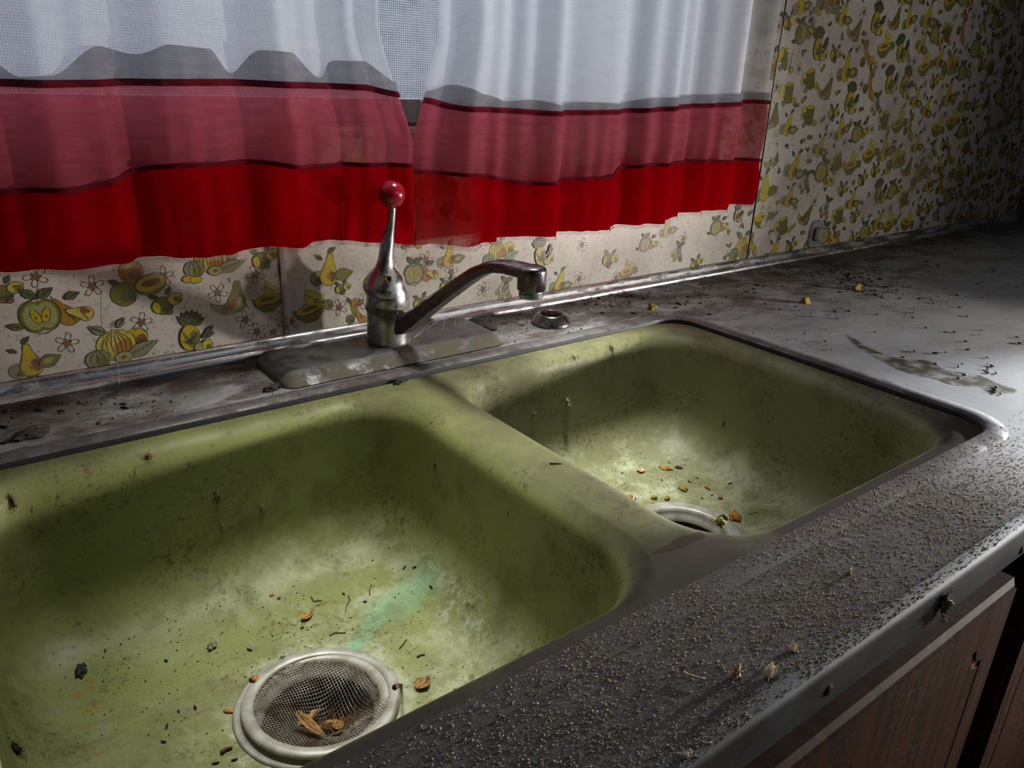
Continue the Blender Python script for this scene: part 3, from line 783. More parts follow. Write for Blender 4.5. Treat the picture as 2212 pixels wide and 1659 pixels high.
# ------------------------------------------------------------------ strainer basket in the left drain
bc = Vector((BL['c'][0]+.0035, BL['c'][1]-.001, ZFLOOR+.0005))
tilt = Matrix.Rotation(math.radians(3), 3, 'Y') @ Matrix.Rotation(math.radians(-2), 3, 'X')
st = empty('sink_strainer', bc)
tag(st, 'round wire mesh sink strainer with steel ring, in the left drain', 'strainer')
mb = MB()
mb.lathe([(.0495, -.0005), (.0495, .0010), (.0502, .0020), (.0540, .0026), (.0575, .0021), (.0586, .0008), (.0586, -.0008), (.054, -.0008), (.0495, -.0005)], bc, 64, mat=tilt)
mb.build('ring', M['drain'], st, True)
def dip(x, y):
    r = math.hypot(x, y)/.0502
    d1 = math.exp(-(((x-.004)/.022)**2+((y+.006)/.020)**2))
    return -.0235*d1*(1-r**6)-.004*(1-r*r)+.0012*noise.noise((x*70, y*70, 2))
mb = MB(); pitch = .0022; k = -23
for k in range(-22, 23):
    for ax in (0, 1):
        c = k*pitch; hl = math.sqrt(max(0, (.0500**2)-c*c))
        if hl < .004: continue
        n = max(6, int(hl*2/.0016)); pts = []
        for i in range(n+1):
            s = -hl+2*hl*i/n; x, y = (s, c) if ax == 0 else (c, s)
            z = dip(x, y)+.00022*(1 if (i+k+ax) % 2 else -1)
            pts.append(bc+tilt @ Vector((x, y, z)))
        mb.tube(pts, .00027, 4, False)
mb.build('wire_mesh', M['wire'], st, True)

# ------------------------------------------------------------------ faucet
AX = Vector((-.408, .057, 0)); ZP = .0125
fa = empty('faucet', (AX.x, AX.y, 0))
tag(fa, 'tarnished single lever faucet with long spout behind the sink', 'faucet')
def plate_loop(x0, x1, y0, y1, r, z): return rrect(x0, x1, y0, y1, r, z, 8, 10)
mb = MB()
mb.rings([plate_loop(-.549, -.281, .0055, .0985, .016, .0), plate_loop(-.549, -.281, .0055, .0985, .016, .0012),
          plate_loop(-.546, -.2835, .0125, .0970, .014, .0065), plate_loop(-.541, -.287, .0235, .0945, .012, .0112),
          plate_loop(-.537, -.290, .0265, .0925, .010, .0121), plate_loop(-.50, -.32, .04, .080, .008, .0126)], False, True)
auto(mb.build('base_plate', M['plate'], fa), 45)
mb = MB()
mb.lathe([(.0236, .011), (.0240, .0135), (.0236, .0160), (.0232, .030), (.0232, .0465), (.0226, .0478)], AX, 48, False, True)
auto(mb.build('body', M['chrome'], fa), 40)
mb = MB(); n = 96; loops = []
for r0, z in ((.0222, .0476), (.0236, .0480), (.0238, .0490), (.0238, .0538), (.0236, .0548), (.0225, .0552)):
    loops.append([AX+Vector(((r0+(.00035 if i % 2 and .048 < z < .0545 else 0))*math.cos(2*PI*i/n), (r0+(.00035 if i % 2 and .048 < z < .0545 else 0))*math.sin(2*PI*i/n), z)) for i in range(n)])
mb.rings(loops); o = mb.build('knurled_collar', M['collar'], fa); o['label'] = 'grimy knurled collar ring'
mb = MB(); mb.lathe([(.0230, .0550), (.0233, .0570), (.0230, .0640), (.0222, .0680), (.0200, .0720)], AX, 48, True, True)
auto(mb.build('bonnet', M['chrome'], fa), 40)
# hood of the handle: lofted teardrop that narrows into the lever
rl = Vector((math.cos(YAW), -math.sin(YAW), 0)); vn = Vector((math.sin(YAW), math.cos(YAW), 0))
secs = [(.0665, -.0005, .0236, .0232), (.0690, 0, .0240, .0236), (.0740, .0003, .0237, .0232), (.0800, .0018, .0222, .0212), (.0855, .0030, .0196, .0185),
        (.0905, .0026, .0150, .0150), (.0950, .0030, .0112, .0125), (.1000, .0036, .0095, .0110), (.1060, .0042, .0083, .0095), (.1140, .0050, .0078, .0080),
        (.1210, .0058, .0074, .0066), (.1290, .0070, .0063, .0054), (.1370, .0090, .0050, .0046), (.1460, .0106, .0042, .0042), (.1560, .0114, .0042, .0042), (.1620, .0116, .0042, .0042)]
loops = []
for z, cx, ra, rb in secs:
    l = []
    for i in range(32):
        t = 2*PI*i/32; a = ra*math.cos(t); b = rb*math.sin(t)
        # shallow scoop with a sharp ridge on the near left side
        if math.sin(t) < 0 and a < .12*ra: b *= 1-.5*max(0, 1-abs(z-.108)/.034)
        l.append(AX+rl*(cx-.0052*min(1, max(0, (z-.066)/.012))+a)+vn*b+Vector((0, 0, z)))
    loops.append(l)
mb = MB(); mb.rings(loops); auto(mb.build('handle', M['chrome'], fa), 32)
mb = MB(); sph = []
kc = AX+rl*.0062+Vector((0, 0, .1720)); prof = [(.0001, -.0142)]+[(.0142*math.sin(PI*k/20), -.0142*math.cos(PI*k/20)) for k in range(1, 20)]+[(.0001, .0142)]
mb.lathe(prof, kc, 32, True, True); o = mb.build('knob', M['knob'], fa, True); o['label'] = 'round acrylic knob tinted with the curtain red'
sc_p = AX+rl*.0040-vn*.0178+Vector((0, 0, .0868))
q = (-vn+rl*.25+Vector((0, 0, .35))).normalized().to_track_quat('Z', 'Y').to_matrix()
mb = MB(); mb.lathe([(.0037, -.002), (.0037, .0016), (.0030, .0019), (.0024, .0014), (.0021, -.0012), (.0001, -.0012)], sc_p, 20, False, True, q)
o = mb.build('set_screw', plain('brass_screw', (0.45, 0.33, 0.14), .3, .9), fa, True)
# spout: rises over the divider, bends level, ends in a drum with an aerator
th = math.radians(-76); e = Vector((math.cos(th), math.sin(th), 0)); sd = Vector((-e.y, e.x, 0))
path = [(.010, .0335), (.0262, .0372), (.045, .0505), (.0644, .0665), (.085, .0820), (.1088, .1000), (.125, .1115), (.1400, .1195), (.152, .1238), (.1662, .1258), (.180, .1258), (.190, .1254)]
wid = [.0105, .0105, .0098, .0092, .0088, .0086, .0088, .0092, .0100, .0112, .0122, .0126]
hei = [.0100, .0098, .0084, .0076, .0070, .0066, .0062, .0056, .0054, .0054, .0054, .0054]
loops = []
for i, (s, z) in enumerate(path):
    a = path[max(i-1, 0)]; b = path[min(i+1, len(path)-1)]
    tt = Vector((b[0]-a[0], b[1]-a[1])).normalized(); nn = (-tt.y, tt.x)
    w_, h_ = wid[i], hei[i]; l = []
    sec = [(-.55, 1.0), (-.2, 1.08), (.2, 1.08), (.55, 1.0), (.82, .7), (.95, .2), (1.0, -.5), (.92, -.95), (.55, -1.0), (-.55, -1.0), (-.92, -.95), (-1.0, -.5), (-.95, .2), (-.82, .7)]
    for p_, q_ in sec:
        l.append(AX+e*(s+nn[0]*q_*h_)+Vector((0, 0, z+nn[1]*q_*h_))+sd*(p_*w_))
    loops.append(l)
mb = MB(); mb.rings(loops); spo = auto(mb.build('spout', M['spout'], fa), 28)
hc = AX+e*.1935
mb = MB(); mb.lathe([(.0001, .1312), (.009, .1311), (.0120, .1300), (.0132, .1280), (.0134, .1260), (.0134, .1100), (.0128, .1088), (.0118, .1086)], hc, 40, True, True)
auto(mb.build('spout_head', M['spout'], fa), 40)
mb = MB(); mb.lathe([(.0110, .1088), (.0112, .1072), (.0108, .1066), (.0116, .1060), (.0116, .1050), (.0112, .1046), (.0116, .1042), (.0116, .1032), (.0112, .1028), (.0110, .1016), (.0092, .1014), (.0090, .1030)], hc, 36, False, True)
auto(mb.build('aerator', M['chrome'], fa), 40)

# sprayer hole flange
sc_ = Vector((-.184, .043, 0))
sf = empty('sprayer_holder', sc_); tag(sf, 'small dark round sprayer holder with open hole, right of the faucet', 'sprayer holder')
mb = MB(); mb.lathe([(.0250, .0), (.0252, .0022), (.0240, .0045), (.0215, .0085), (.0190, .0122), (.0178, .0136), (.0160, .0140), (.0146, .0134), (.0138, .0110), (.0136, .0016)], sc_, 44)
auto(mb.build('flange', M['spout'], sf), 50)
mb = MB(); mb.lathe([(.0137, .0018), (.0001, .0016)], sc_, 24, False, True); mb.build('dark_hole', M['black'], sf)  # black disc painted as the dark of the open hole

# ------------------------------------------------------------------ curtains
YC = .083
def lerp(tab, x):
    if x <= tab[0][0]: return tab[0][1]
    for (a, b), (c, d) in zip(tab, tab[1:]):
        if x <= c:
            t = (x-a)/(c-a); t = t*t*(3-2*t); return b+(d-b)*t
    return tab[-1][1]
def curtain(name, label, x0, x1, tb, ts, tt, th_, seed, grp):
    root = empty(name, ((x0+x1)/2, YC, lerp(tb, (x0+x1)/2)))
    tag(root, label, 'curtain', grp)
    rr = random.Random(seed); ph = [rr.uniform(0, 6) for _ in range(6)]
    def fold(x, z, k=1.):
        a = .0105*math.sin(x*58+ph[0]+.9*math.sin(x*17+ph[1]))+.0045*math.sin(x*131+ph[2]+1.2*math.sin(x*23+ph[3]))
        return a*k
    def surf(nm, za, zb, m, off, amp, hf, nz, ex=0.):
        nx = int((x1-x0)/.003); v = []
        for j in range(nz+1):
            t = j/nz
            for i in range(nx+1):
                x = x0+(x1-x0)*i/nx; z = za(x)+(zb(x)-za(x))*t
                y = YC-off(t)+fold(x, z, amp)+hf*math.sin(x*(235)+ph[4]+2.0*math.sin(x*31+ph[5]))*(.35+.65*(1-t))
                q = (x-x0)/(x1-x0); q = q if x1 < -.3 else 1-q
                pull = .034*q**7*max(0, min(1, (z-.225)/.10))*(1 if x1 > -.3 else -1)
                v.append((x+pull, y, z))
        f = [(j*(nx+1)+i, j*(nx+1)+i+1, (j+1)*(nx+1)+i+1, (j+1)*(nx+1)+i) for j in range(nz) for i in range(nx)]
        return mesh(nm, v, f, m, root, True)
    B_ = lambda x: lerp(tb, x); S_ = lambda x: lerp(ts, x); T_ = lambda x: lerp(tt, x); H_ = lambda x: lerp(th_, x)
    o = surf('sheer_panel', lambda x: T_(x)-.002, lambda x: 1.12, M['sheer'], lambda t: .0, 1.0, .0, 40); o['label'] = 'white sheer upper panel'
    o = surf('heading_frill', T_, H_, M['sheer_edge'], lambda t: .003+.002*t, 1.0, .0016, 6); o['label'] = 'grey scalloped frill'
    o = surf('upper_ruffle', lambda x: S_(x)-.001, T_, M['pink'], lambda t: .002+.0035*math.sin(PI*t), 1.0, .0015, 14); o['label'] = 'dusty red translucent ruffle'
    o = surf('lower_ruffle', B_, S_, M['red'], lambda t: .0035+.005*math.sin(PI*min(1, t*1.1)), 1.0, .0020, 14); o['label'] = 'bright red lower ruffle'
    for nm, fn, hh in (('lower_seam', S_, .0042), ('upper_seam', T_, .0058)):
        o = surf(nm, lambda x: fn(x)-hh*.4, lambda x: fn(x)+hh*.6, M['seam'], lambda t: .0052+.0012*math.sin(PI*t), 1.0, .0015, 3)
    # looped lace edging
    mb = MB(); pts = []; x = x0; k = 0
    while x < x1:
        for j in range(6):
            t = 2*PI*j/6; xx = x+.0016*math.sin(t)+.0026*j/6
            y = YC-.0042+fold(xx, 0)+.0020*math.sin(xx*235+ph[4]+2.0*math.sin(xx*31+ph[5]))
            pts.append((xx, y, B_(xx)-.0008-.0018*(1-math.cos(t))))
        x += .0026; k += 1
    mb.tube(pts, .00022, 3, False); o = mb.build('lace_edging', M['lace'], root); o['label'] = 'pale looped lace edging'
    return root
grp = 'curtains over the sink window'
curtain('curtain', 'left sheer white curtain with red ruffles, hanging left of the faucet lever', -1.10, -.372,
        [(-1.10, .121), (-.754, .1232), (-.646, .1234), (-.5625, .1213), (-.52, .123), (-.4659, .1247), (-.43, .119), (-.372, .1150)],
        [(-1.1, .190), (-.7427, .1886), (-.6925, .1896), (-.6, .2055), (-.54, .2050), (-.47, .199), (-.372, .1985)],
        [(-1.1, .271), (-.7283, .2708), (-.55, .2750), (-.4077, .2736), (-.372, .268)],
        [(-1.1, .285), (-.76, .278), (-.735, .290), (-.715, .276), (-.695, .278), (-.655, .301), (-.625, .296), (-.60, .3045), (-.565, .303), (-.545, .2835), (-.515, .304), (-.485, .303), (-.455, .282), (-.43, .298), (-.40, .2985), (-.372, .280)], 3, grp)
curtain('curtain', 'right sheer white curtain with red ruffles, hanging right of the faucet lever', -.358, .236,
        [(-.358, .1085), (-.2917, .1040), (-.25, .1055), (-.1642, .1048), (-.08, .104), (.0221, .1050), (.10, .112), (.16, .1150), (.236, .1180)],
        [(-.358, .1890), (-.30, .185), (-.19, .1693), (-.10, .171), (.0101, .1843), (.12, .1850), (.236, .1842)],
        [(-.358, .262), (-.3007, .2542), (-.16, .2497), (-.05, .2520), (.08, .2590), (.236, .2664)],
        [(-.358, .272), (-.32, .279), (-.28, .2700), (-.24, .2620), (-.20, .265), (-.16, .259), (-.12, .263), (-.05, .262), (.0, .270), (.08, .2740), (.236, .2800)], 9, grp)

# ------------------------------------------------------------------ cabinet under the counter
cab = empty('base_cabinet', (0.0, -.2, ZG))
tag(cab, 'dark brown wooden base cabinet below the counter', 'cabinet')
YD = -.5215
dx1 = -.186
mb = MB(); mb.box(XL, dx1-.455, -.502, -.484, ZG+.08, -.031); mb.box(XL, XR-.004, -.502, -.484, -.070, -.031); mb.box(XL, XR-.004, -.502, -.484, ZG+.08, ZG+.14)
for xs in (dx1-.46, dx1+.002): mb.box(xs, xs+.05, -.502, -.484, ZG+.08, -.031)
mb.box(XL, XR-.004, -.12, -.10, ZG+.08, -.20)
mb.box(XL, XR-.004, -.484, .10, ZG, ZG+.08)
mb.build('carcass', M['darkwood'], cab)
def door(x0, x1):
    z1, z0 = -.049, -.80; mb = MB()
    mb.rings([[(x0, YD+.016, z0), (x1, YD+.016, z0), (x1, YD+.016, z1), (x0, YD+.016, z1)],
              [(x0, YD+.004, z0), (x1, YD+.004, z0), (x1, YD+.004, z1), (x0, YD+.004, z1)],
              [(x0+.004, YD+.001, z0+.004), (x1-.004, YD+.001, z0+.004), (x1-.004, YD+.001, z1-.004), (x0+.004, YD+.001, z1-.004)]])
    d = mb.build('door', M['wood'], cab)
    # routed groove outline with scooped corners: a raised frame and a raised field leave it between them
    def outl(i, r):
        a0, a1, b0, b1 = x0+.034+i, x1-.034-i, z0+.04+i, z1-.042-i; p = []
        for cx, cz, s in ((a1, b0, PI), (a1, b1, -PI/2), (a0, b1, 0), (a0, b0, PI/2)):
            for k in range(9):
                t = s-PI/2*k/8 if True else 0; p.append((cx+r*math.cos(t), cz+r*math.sin(t)))
        return p
    inn = outl(.003, .019); out_ = outl(0, .016)
    def plate_(name, loops):
        v, f = fill_loops('d', [[(a, b, 0) for a, b in l] for l in loops])
        vv = [(a, YD-.0012, b) for a, b, _ in v]; mb = MB(); mb.add(vv, f)
        for l in loops:
            n = len(l); mb.add([(a, YD-.0012, b) for a, b in l]+[(a, YD+.0012, b) for a, b in l], [(i, (i+1) % n, n+(i+1) % n, n+i) for i in range(n)])
        return mb.build(name, M['wood'], d)
    plate_('field', [inn])
    plate_('frame', [[(x0+.005, z0+.005), (x1-.005, z0+.005), (x1-.005, z1-.005), (x0+.005, z1-.005)], out_])
    v, f = fill_loops('g', [[(a, b, 0) for a, b in out_], [(a, b, 0) for a, b in inn]])
    mesh('groove', [(a, YD+.0004, b) for a, b, _ in v], f, M['groove'], d)
    return d
door(dx1-.45, dx1); door(dx1+.058, dx1+.50); door(dx1-.91, dx1-.462)

# ------------------------------------------------------------------ clear plastic hook plate on the wall
hx, hz = .507, .0405
hk = empty('plastic_clip', (hx, YW-.004, hz-.02)); tag(hk, 'small clear plastic adhesive clip on the wallpaper above the metal trim', 'wall clip')
mb = MB()
def xz(l, y): return [(a, y, b) for a, b, _ in l]
def rr2(w_, h_, r): return rrect(hx-w_, hx+w_, hz-h_, hz+h_, r, 0, 8, 4)
mb.rings([xz(rr2(.020, .0235, .012), YW-.0025), xz(rr2(.0205, .024, .012), YW-.0045), xz(rr2(.019, .0225, .011), YW-.0062), xz(rr2(.0165, .020, .010), YW-.0062), xz(rr2(.0155, .019, .010), YW-.0045)])
auto(mb.build('backing', M['clear'], hk), 40)
mb = MB(); mb.rings([xz(rr2(.0095, .0120, .005), YW-.0045), xz(rr2(.0095, .0120, .005), YW-.0095), xz(rr2(.0060, .0085, .004), YW-.0130)])
auto(mb.build('boss', M['frame'], hk), 30)

# ------------------------------------------------------------------ small debris
def orient(n, ang, flip=0):
    q = n.to_track_quat('Z', 'Y').to_matrix()
    return q @ Matrix.Rotation(ang, 3, 'Z')
def blob_mesh(name, m, sx, sy, sz, seed, jag=.25, sub=1):
    bm = bmesh.new(); bmesh.ops.create_icosphere(bm, subdivisions=sub, radius=1)
    for v_ in bm.verts:
        k = 1+jag*noise.noise(v_.co*1.7+Vector((seed*3.1, seed, 0)))*1.6+jag*.7*noise.noise(v_.co*4.5+Vector((seed, seed*2.3, 1)))
        v_.co = Vector((v_.co.x*sx*k, v_.co.y*sy*k, v_.co.z*sz*k))
    me = bpy.data.meshes.new(name); bm.to_mesh(me); bm.free(); me.materials.append(m); me.shade_smooth(); return me
def put_obj(name, me, p, n, ang, lift=0., s=1.):
    o = bpy.data.objects.new(name, me); C.objects.link(o)
    o.matrix_world = Matrix.Translation(p+n*lift) @ orient(n, ang).to_4x4() @ Matrix.Scale(s, 4)
    return o
def leaf(name, label, cat, u, v, L, Wd, curl, ang, mt, p=None, n=None, fold=.5, grp=None, lift=.0012, dirv=None):
    if p is None: h = hit(u, v); p, n = h[0], h[1]
    n = n.normalized()
    nu, nv = 14, 6; vs_ = []; fs = []
    for i in range(nu+1):
        s = i/nu; wd = Wd*math.sin(PI*min(.985, .03+s*.96)**.85)+.0002
        for j in range(nv+1):
            t = -1+2*j/nv
            vs_.append((L*(s-.5), wd*t, curl*L*(4*(s-.5)**2)+fold*wd*abs(t)+.0004*noise.noise((s*7, t*3, L*900))))
    k = len(vs_); vs_ += [(a, b, c-.00035) for a, b, c in vs_]; w_ = nv+1
    for i in range(nu):
        for j in range(nv):
            q = i*w_+j; fs.append((q, q+w_, q+w_+1, q+1)); fs.append((k+q, k+q+1, k+q+w_+1, k+q+w_))
    for i in range(nu): fs += [(i*w_, k+i*w_, k+(i+1)*w_, (i+1)*w_), (i*w_+nv, (i+1)*w_+nv, k+(i+1)*w_+nv, k+i*w_+nv)]
    for j in range(nv): fs += [(j, j+1, k+j+1, k+j), (nu*w_+j, k+nu*w_+j, k+nu*w_+j+1, nu*w_+j+1)]
    me = bpy.data.meshes.new('blade'); me.from_pydata(vs_, [], fs); me.materials.append(mt); me.shade_smooth()
    rm = orient(n, ang)
    if dirv is not None:
        ax_ = (dirv-n*dirv.dot(n)).normalized(); rm = Matrix((ax_, n.cross(ax_), n)).transposed()
    root = empty(name, p); root.matrix_world = Matrix.Translation(p+n*lift) @ rm.to_4x4()
    b = bpy.data.objects.new('blade', me); C.objects.link(b); b.parent = root
    mb = MB(); mb.tube([(L*(s/8-.5), 0, curl*L*(4*(s/8-.5)**2)+.0002) for s in range(9)]+[(L*.62, 0, curl*L*1.2)], [.00035]*8+[.0003, .00025], 5)
    me2 = bpy.data.meshes.new('midrib'); me2.from_pydata(mb.v, [], mb.f); me2.materials.append(M['twig'])
    c = bpy.data.objects.new('midrib', me2); C.objects.link(c); c.parent = root
    tag(root, label, cat, grp); return root
leaf('dry_leaf', 'curled yellow leaf lying alone on the left bowl floor', 'leaf', 664, 1334, .0135, .0036, .12, .45, M['leaf_y'])
leaf('dry_leaf', 'rounded tan leaf on the left bowl floor, right of the strainer', 'leaf', 915, 1480, .0150, .0058, .10, 2.1, M['leaf_b'])
leaf('dry_leaf', 'papery pale leaf fragment, lying flat in the right bowl', 'leaf', 1383, 1018, .0120, .0042, .1, 1.0, M['chip'])
# leaves and needles in the strainer
def sp_pt(x, y, up=.0008): return bc+tilt @ Vector((x, y, dip(x, y)+up))
for lab, e0, e1, Wd, mt, up, tl in (
    ('dark brown leaf half buried in the strainer pile', (684, 1592), (736, 1574), .0034, 'leaf_d', .0045, (.1, .1)),
    ('long tan leaf lying at the front of the pile in the strainer', (640, 1582), (704, 1618), .0038, 'leaf_b', .0060, (.10, -.30)),
    ('orange tan leaf at the left of the pile in the strainer', (646, 1572), (698, 1540), .0034, 'leaf_b', .0075, (-.20, .20)),
    ('pale yellow leaf at the top right of the pile in the strainer', (702, 1566), (754, 1556), .0036, 'leaf_y', .0070, (.2, .1)),
    ('small round tan leaf at the right of the pile in the strainer', (722, 1606), (744, 1590), .0032, 'leaf_b', .0060, (.1, -.2)),
    ('small curled seed pod behind the strainer pile', (672, 1540), (692, 1526), .0024, 'chip', .0060, (.1, .1))):
    a, b = at(*e0, ZFLOOR-.010), at(*e1, ZFLOOR-.010); q = (a+b)/2-bc
    leaf('dry_leaf', lab, 'leaf', 0, 0, (b-a).length, Wd, .10, 0, M[mt], sp_pt(q.x, q.y, up), Vector((tl[0], tl[1], 1)), .5, dirv=b-a)
mb = MB(); rr = random.Random(4)
for k in range(95):
    q = at(rr.gauss(722, 22), rr.gauss(1578, 17), ZFLOOR-.016)-bc; x, y = q.x, q.y; a = rr.uniform(0, PI); L = rr.uniform(.004, .009)
    p = sp_pt(x, y, .003+rr.uniform(0, .006)); q = Vector((math.cos(a)*L, math.sin(a)*L, rr.uniform(-.001, .002)))
    mb.tube([p-q*.5, p+Vector((0, 0, .0006)), p+q*.5], .00048, 4)
o = stuff(mb.build('pine_needles', M['leaf_d'])); tag(o, 'heap of thin brown needles at the bottom of the strainer', 'needles')

def chip(name, label, cat, u, v, sx, sy, sz, ang, m, seed, jag=.42, sub=3):
    h = hit(u, v) or (at(u, v), Vector((0, 0, 1)), 0); me = blob_mesh(name, M[m], sx, sy, sz, seed, jag, sub)
    o = put_obj(name, me, h[0], h[1], ang, sz*.55); tag(o, label, cat); return o
chip('bark_chip', 'largest orange bark chip, beside the right drain', 'bark', 1588, 1118, .0085, .0052, .0028, -.6, 'bark', 1)
chip('bark_chip', 'flat orange bark chip near the middle of the right bowl floor', 'bark', 1438, 1013, .0070, .0036, .0016, -.35, 'bark', 2)
chip('bark_chip', 'small orange bark chip towards the right of the right bowl floor', 'bark', 1529, 1055, .0038, .0022, .0016, -.4, 'bark', 3)
chip('bark_chip', 'tiny brown bark chip above the large orange one in the right bowl', 'bark', 1556, 1077, .0026, .0022, .0018, .3, 'bark', 4)
chip('bark_chip', 'orange bark chip at the foot of the divider in the right bowl', 'bark', 1361, 1074, .0034, .0026, .0016, .2, 'bark', 5)
chip('moss_clump', 'yellow moss clump on the rim of the right drain', 'moss', 1556, 1133, .0042, .0034, .0028, .5, 'moss', 6)
chip('moss_clump', 'yellow moss clump left of the right drain, nearer the divider', 'moss', 1412, 1077, .0036, .0028, .0026, .1, 'moss', 7)
chip('moss_clump', 'yellow moss clump above the right drain', 'moss', 1441, 1079, .0034, .0028, .0024, .9, 'moss', 8)
chip('moss_clump', 'brown and yellow moss lump in the middle of the right bowl', 'moss', 1476, 1059, .0040, .0032, .0028, .6, 'moss', 9)
chip('moss_clump', 'bright yellow moss tuft on the counter behind the right bowl', 'moss', 1407, 668, .0068, .0052, .0060, .6, 'moss', 10)
chip('moss_clump', 'yellow moss tuft among the droppings on the right counter', 'moss', 1850, 627, .0080, .0056, .0060, .2, 'moss', 11)
chip('moss_clump', 'dark yellow moss tuft left of the droppings heap on the right counter', 'moss', 1737, 655, .0076, .0056, .0056, .2, 'moss', 12)
chip('soot_crumb', 'black crumb beside the largest orange bark chip', 'crumb', 1563, 1124, .0044, .0026, .0026, .2, 'soot', 13)
chip('soot_crumb', 'black curled crumb at the left of the left bowl floor', 'crumb', 175, 1452, .0056, .0034, .0030, .6, 'soot', 14, .5)
chip('soot_crumb', 'grey black crumb on the left bowl floor, nearest its middle', 'crumb', 459, 1398, .0044, .0026, .0028, .8, 'grey', 15, .5)
chip('soot_crumb', 'dark crumb heap among bark in the right bowl', 'crumb', 1465, 1011, .0040, .0026, .0014, .1, 'soot', 16, .5)
chip('paint_flake', 'tiny pale flake on the right edge of the right bowl', 'flake', 1938, 861, .0030, .0020, .0006, .5, 'chip', 17, .15)
chip('dirt_clod', 'dark dirt clod on the plate end left of the faucet', 'dirt', 590, 840, .0110, .0045, .0024, .3, 'soot', 18, .6)
chip('dirt_clod', 'brown dirt clod in front of the faucet, on the green sink edge', 'dirt', 868, 825, .0100, .0034, .0022, .3, 'soot', 19, .6)
chip('dirt_clod', 'dark dirt clod right of the faucet plate', 'dirt', 1055, 712, .0105, .0050, .0034, -.3, 'soot', 20, .6)
chip('dirt_clod', 'black dirt patch heaped on the counter at far left, by the steel rim', 'dirt', 62, 940, .0150, .0085, .0022, .3, 'soot', 21, .6)
chip('rust_flake', 'orange brown flake on the left bowl floor, upper middle', 'flake', 587, 1286, .0020, .0016, .0008, .2, 'bark', 22)
chip('rust_flake', 'small brown flake beside the orange one on the left bowl floor', 'flake', 603, 1293, .0017, .0013, .0008, .2, 'leaf_d', 23)
chip('seed_husk', 'orange husk on the flange left of the strainer', 'husk', 493, 1538, .0035, .0014, .0012, 1.2, 'bark', 24)
chip('seed_husk', 'brown husk on the flange above left of the strainer', 'husk', 550, 1470, .0026, .0016, .0014, .2, 'bark', 25)
chip('seed_husk', 'tan husk above the strainer ring', 'husk', 610, 1425, .0034, .0024, .0016, .4, 'leaf_d', 26)
# twigs
def twig(label, pts_uv, r=.0006, m='twig', name='twig', lift=1.0, grp=None):
    P_ = []
    for u, v in pts_uv: h = hit(u, v); P_.append(h[0]+h[1].normalized()*r*lift)
    Q = [P_[0]]
    for a, b in zip(P_, P_[1:]):
        for k in range(1, 5): Q.append(a.lerp(b, k/4))
    mb = MB(); mb.tube(Q, [r*(1-.4*i/len(Q)) for i in range(len(Q))], 6); o = mb.build(name, M[m], None, True); tag(o, label, 'twig' if name == 'twig' else name, grp); return o
twig('thin forked twig above the strainer, left one of two', [(672, 1290), (678, 1300), (695, 1298)])
twig('bent dark twig above the strainer, nearer the green stain', [(753, 1287), (756, 1298), (748, 1310), (746, 1322)])
twig('short straight twig just above the strainer', [(712, 1374), (725, 1368), (747, 1368)])
twig('thin brown twig right of the turquoise stain', [(863, 1402), (872, 1392), (879, 1382)])
twig('short stub of twig touching the strainer ring at right', [(853, 1490), (868, 1483)], .0016)
twig('dark curved twig right of the turquoise stain, below the thin one', [(901, 1421), (910, 1416), (918, 1416)], .0009)
twig('tiny twig in the turquoise stain', [(799, 1287), (798, 1277), (803, 1262)])
twig('golden straw stalk on the dusty front counter', [(1476, 1458), (1484, 1464), (1500, 1468), (1521, 1474)], .0007, 'chip', 'straw', 3)
twig('short orange straw bit on the front counter near its edge', [(1702, 1440), (1714, 1441)], .0007, 'bark', 'straw', 3)
twig('dark splinter on the divider between the bowls', [(1187, 1003), (1215, 1003)], .0008)
twig('thin twig beside the largest orange bark chip', [(1617, 1112), (1628, 1110), (1636, 1106)], .0004)
twig('dark twig on the rim at lower left of the strainer', [(478, 1630), (488, 1622), (502, 1618)], .0016)

# lint clumps and cobweb clumps: fuzzy knots of short fibres around a small core
def lint(label, u, v, size, stretch=1.6, seed=1, mat='grey', nfib=26, cat='lint', tall=1.):
    h = hit(u, v); p, n = h[0], h[1].normalized(); rr = random.Random(seed); mb = MB()
    dn = Vector((0, 0, -1)); dn = (dn-n*dn.dot(n)); dn = dn.normalized() if dn.length > .2 else Vector((1, 0, 0)); sdv = n.cross(dn)
    for k in range(nfib):
        a = dn*rr.gauss(0, size*.32*stretch)+sdv*rr.gauss(0, size*.20)+n*abs(rr.gauss(0, size*.16*tall))
        b = a+dn*rr.gauss(0, size*.26)+sdv*rr.gauss(0, size*.20)+n*abs(rr.gauss(0, size*.16*tall))
        mid = (a+b)/2+n*abs(rr.gauss(0, size*.2))+sdv*rr.gauss(0, size*.08)
        mb.tube([p+a, p+mid, p+b], rr.uniform(.00008, .00022), 4)
    root = empty('lint_clump', p); tag(root, label, cat)
    core = blob_mesh('core', M[mat], size*.24, size*.46*stretch*.6, size*.24*tall, seed, .8, 3)
    c = bpy.data.objects.new('core', core); C.objects.link(c); c.parent = root
    c.matrix_local = (Matrix((sdv, dn, n)).transposed()).to_4x4(); c.location = n*size*.1*tall
    mb.build('fibres', M[mat], root)
    return root
lint('hairy brown clump hanging on the left bowl back wall', 469, 1072, .0080, 2.0, 1, 'tan', 34)
lint('small grey tuft on the left bowl back wall, right of the hairy clump', 565, 1094, .0042, 1.6, 2)
lint('tan tuft near the top of the left bowl back wall', 322, 988, .0070, 1.0, 3, 'tan', 30)
lint('hooked dark clump high on the right bowl back wall', 1320, 752, .0070, 1.8, 4, 'tan', 30)
lint('pale cocoon-like tuft on the right bowl back wall', 1225, 872, .0085, 1.9, 5, 'grey', 34)
lint('small tuft near the top of the right bowl back wall', 1240, 772, .0045, 1.4, 6)
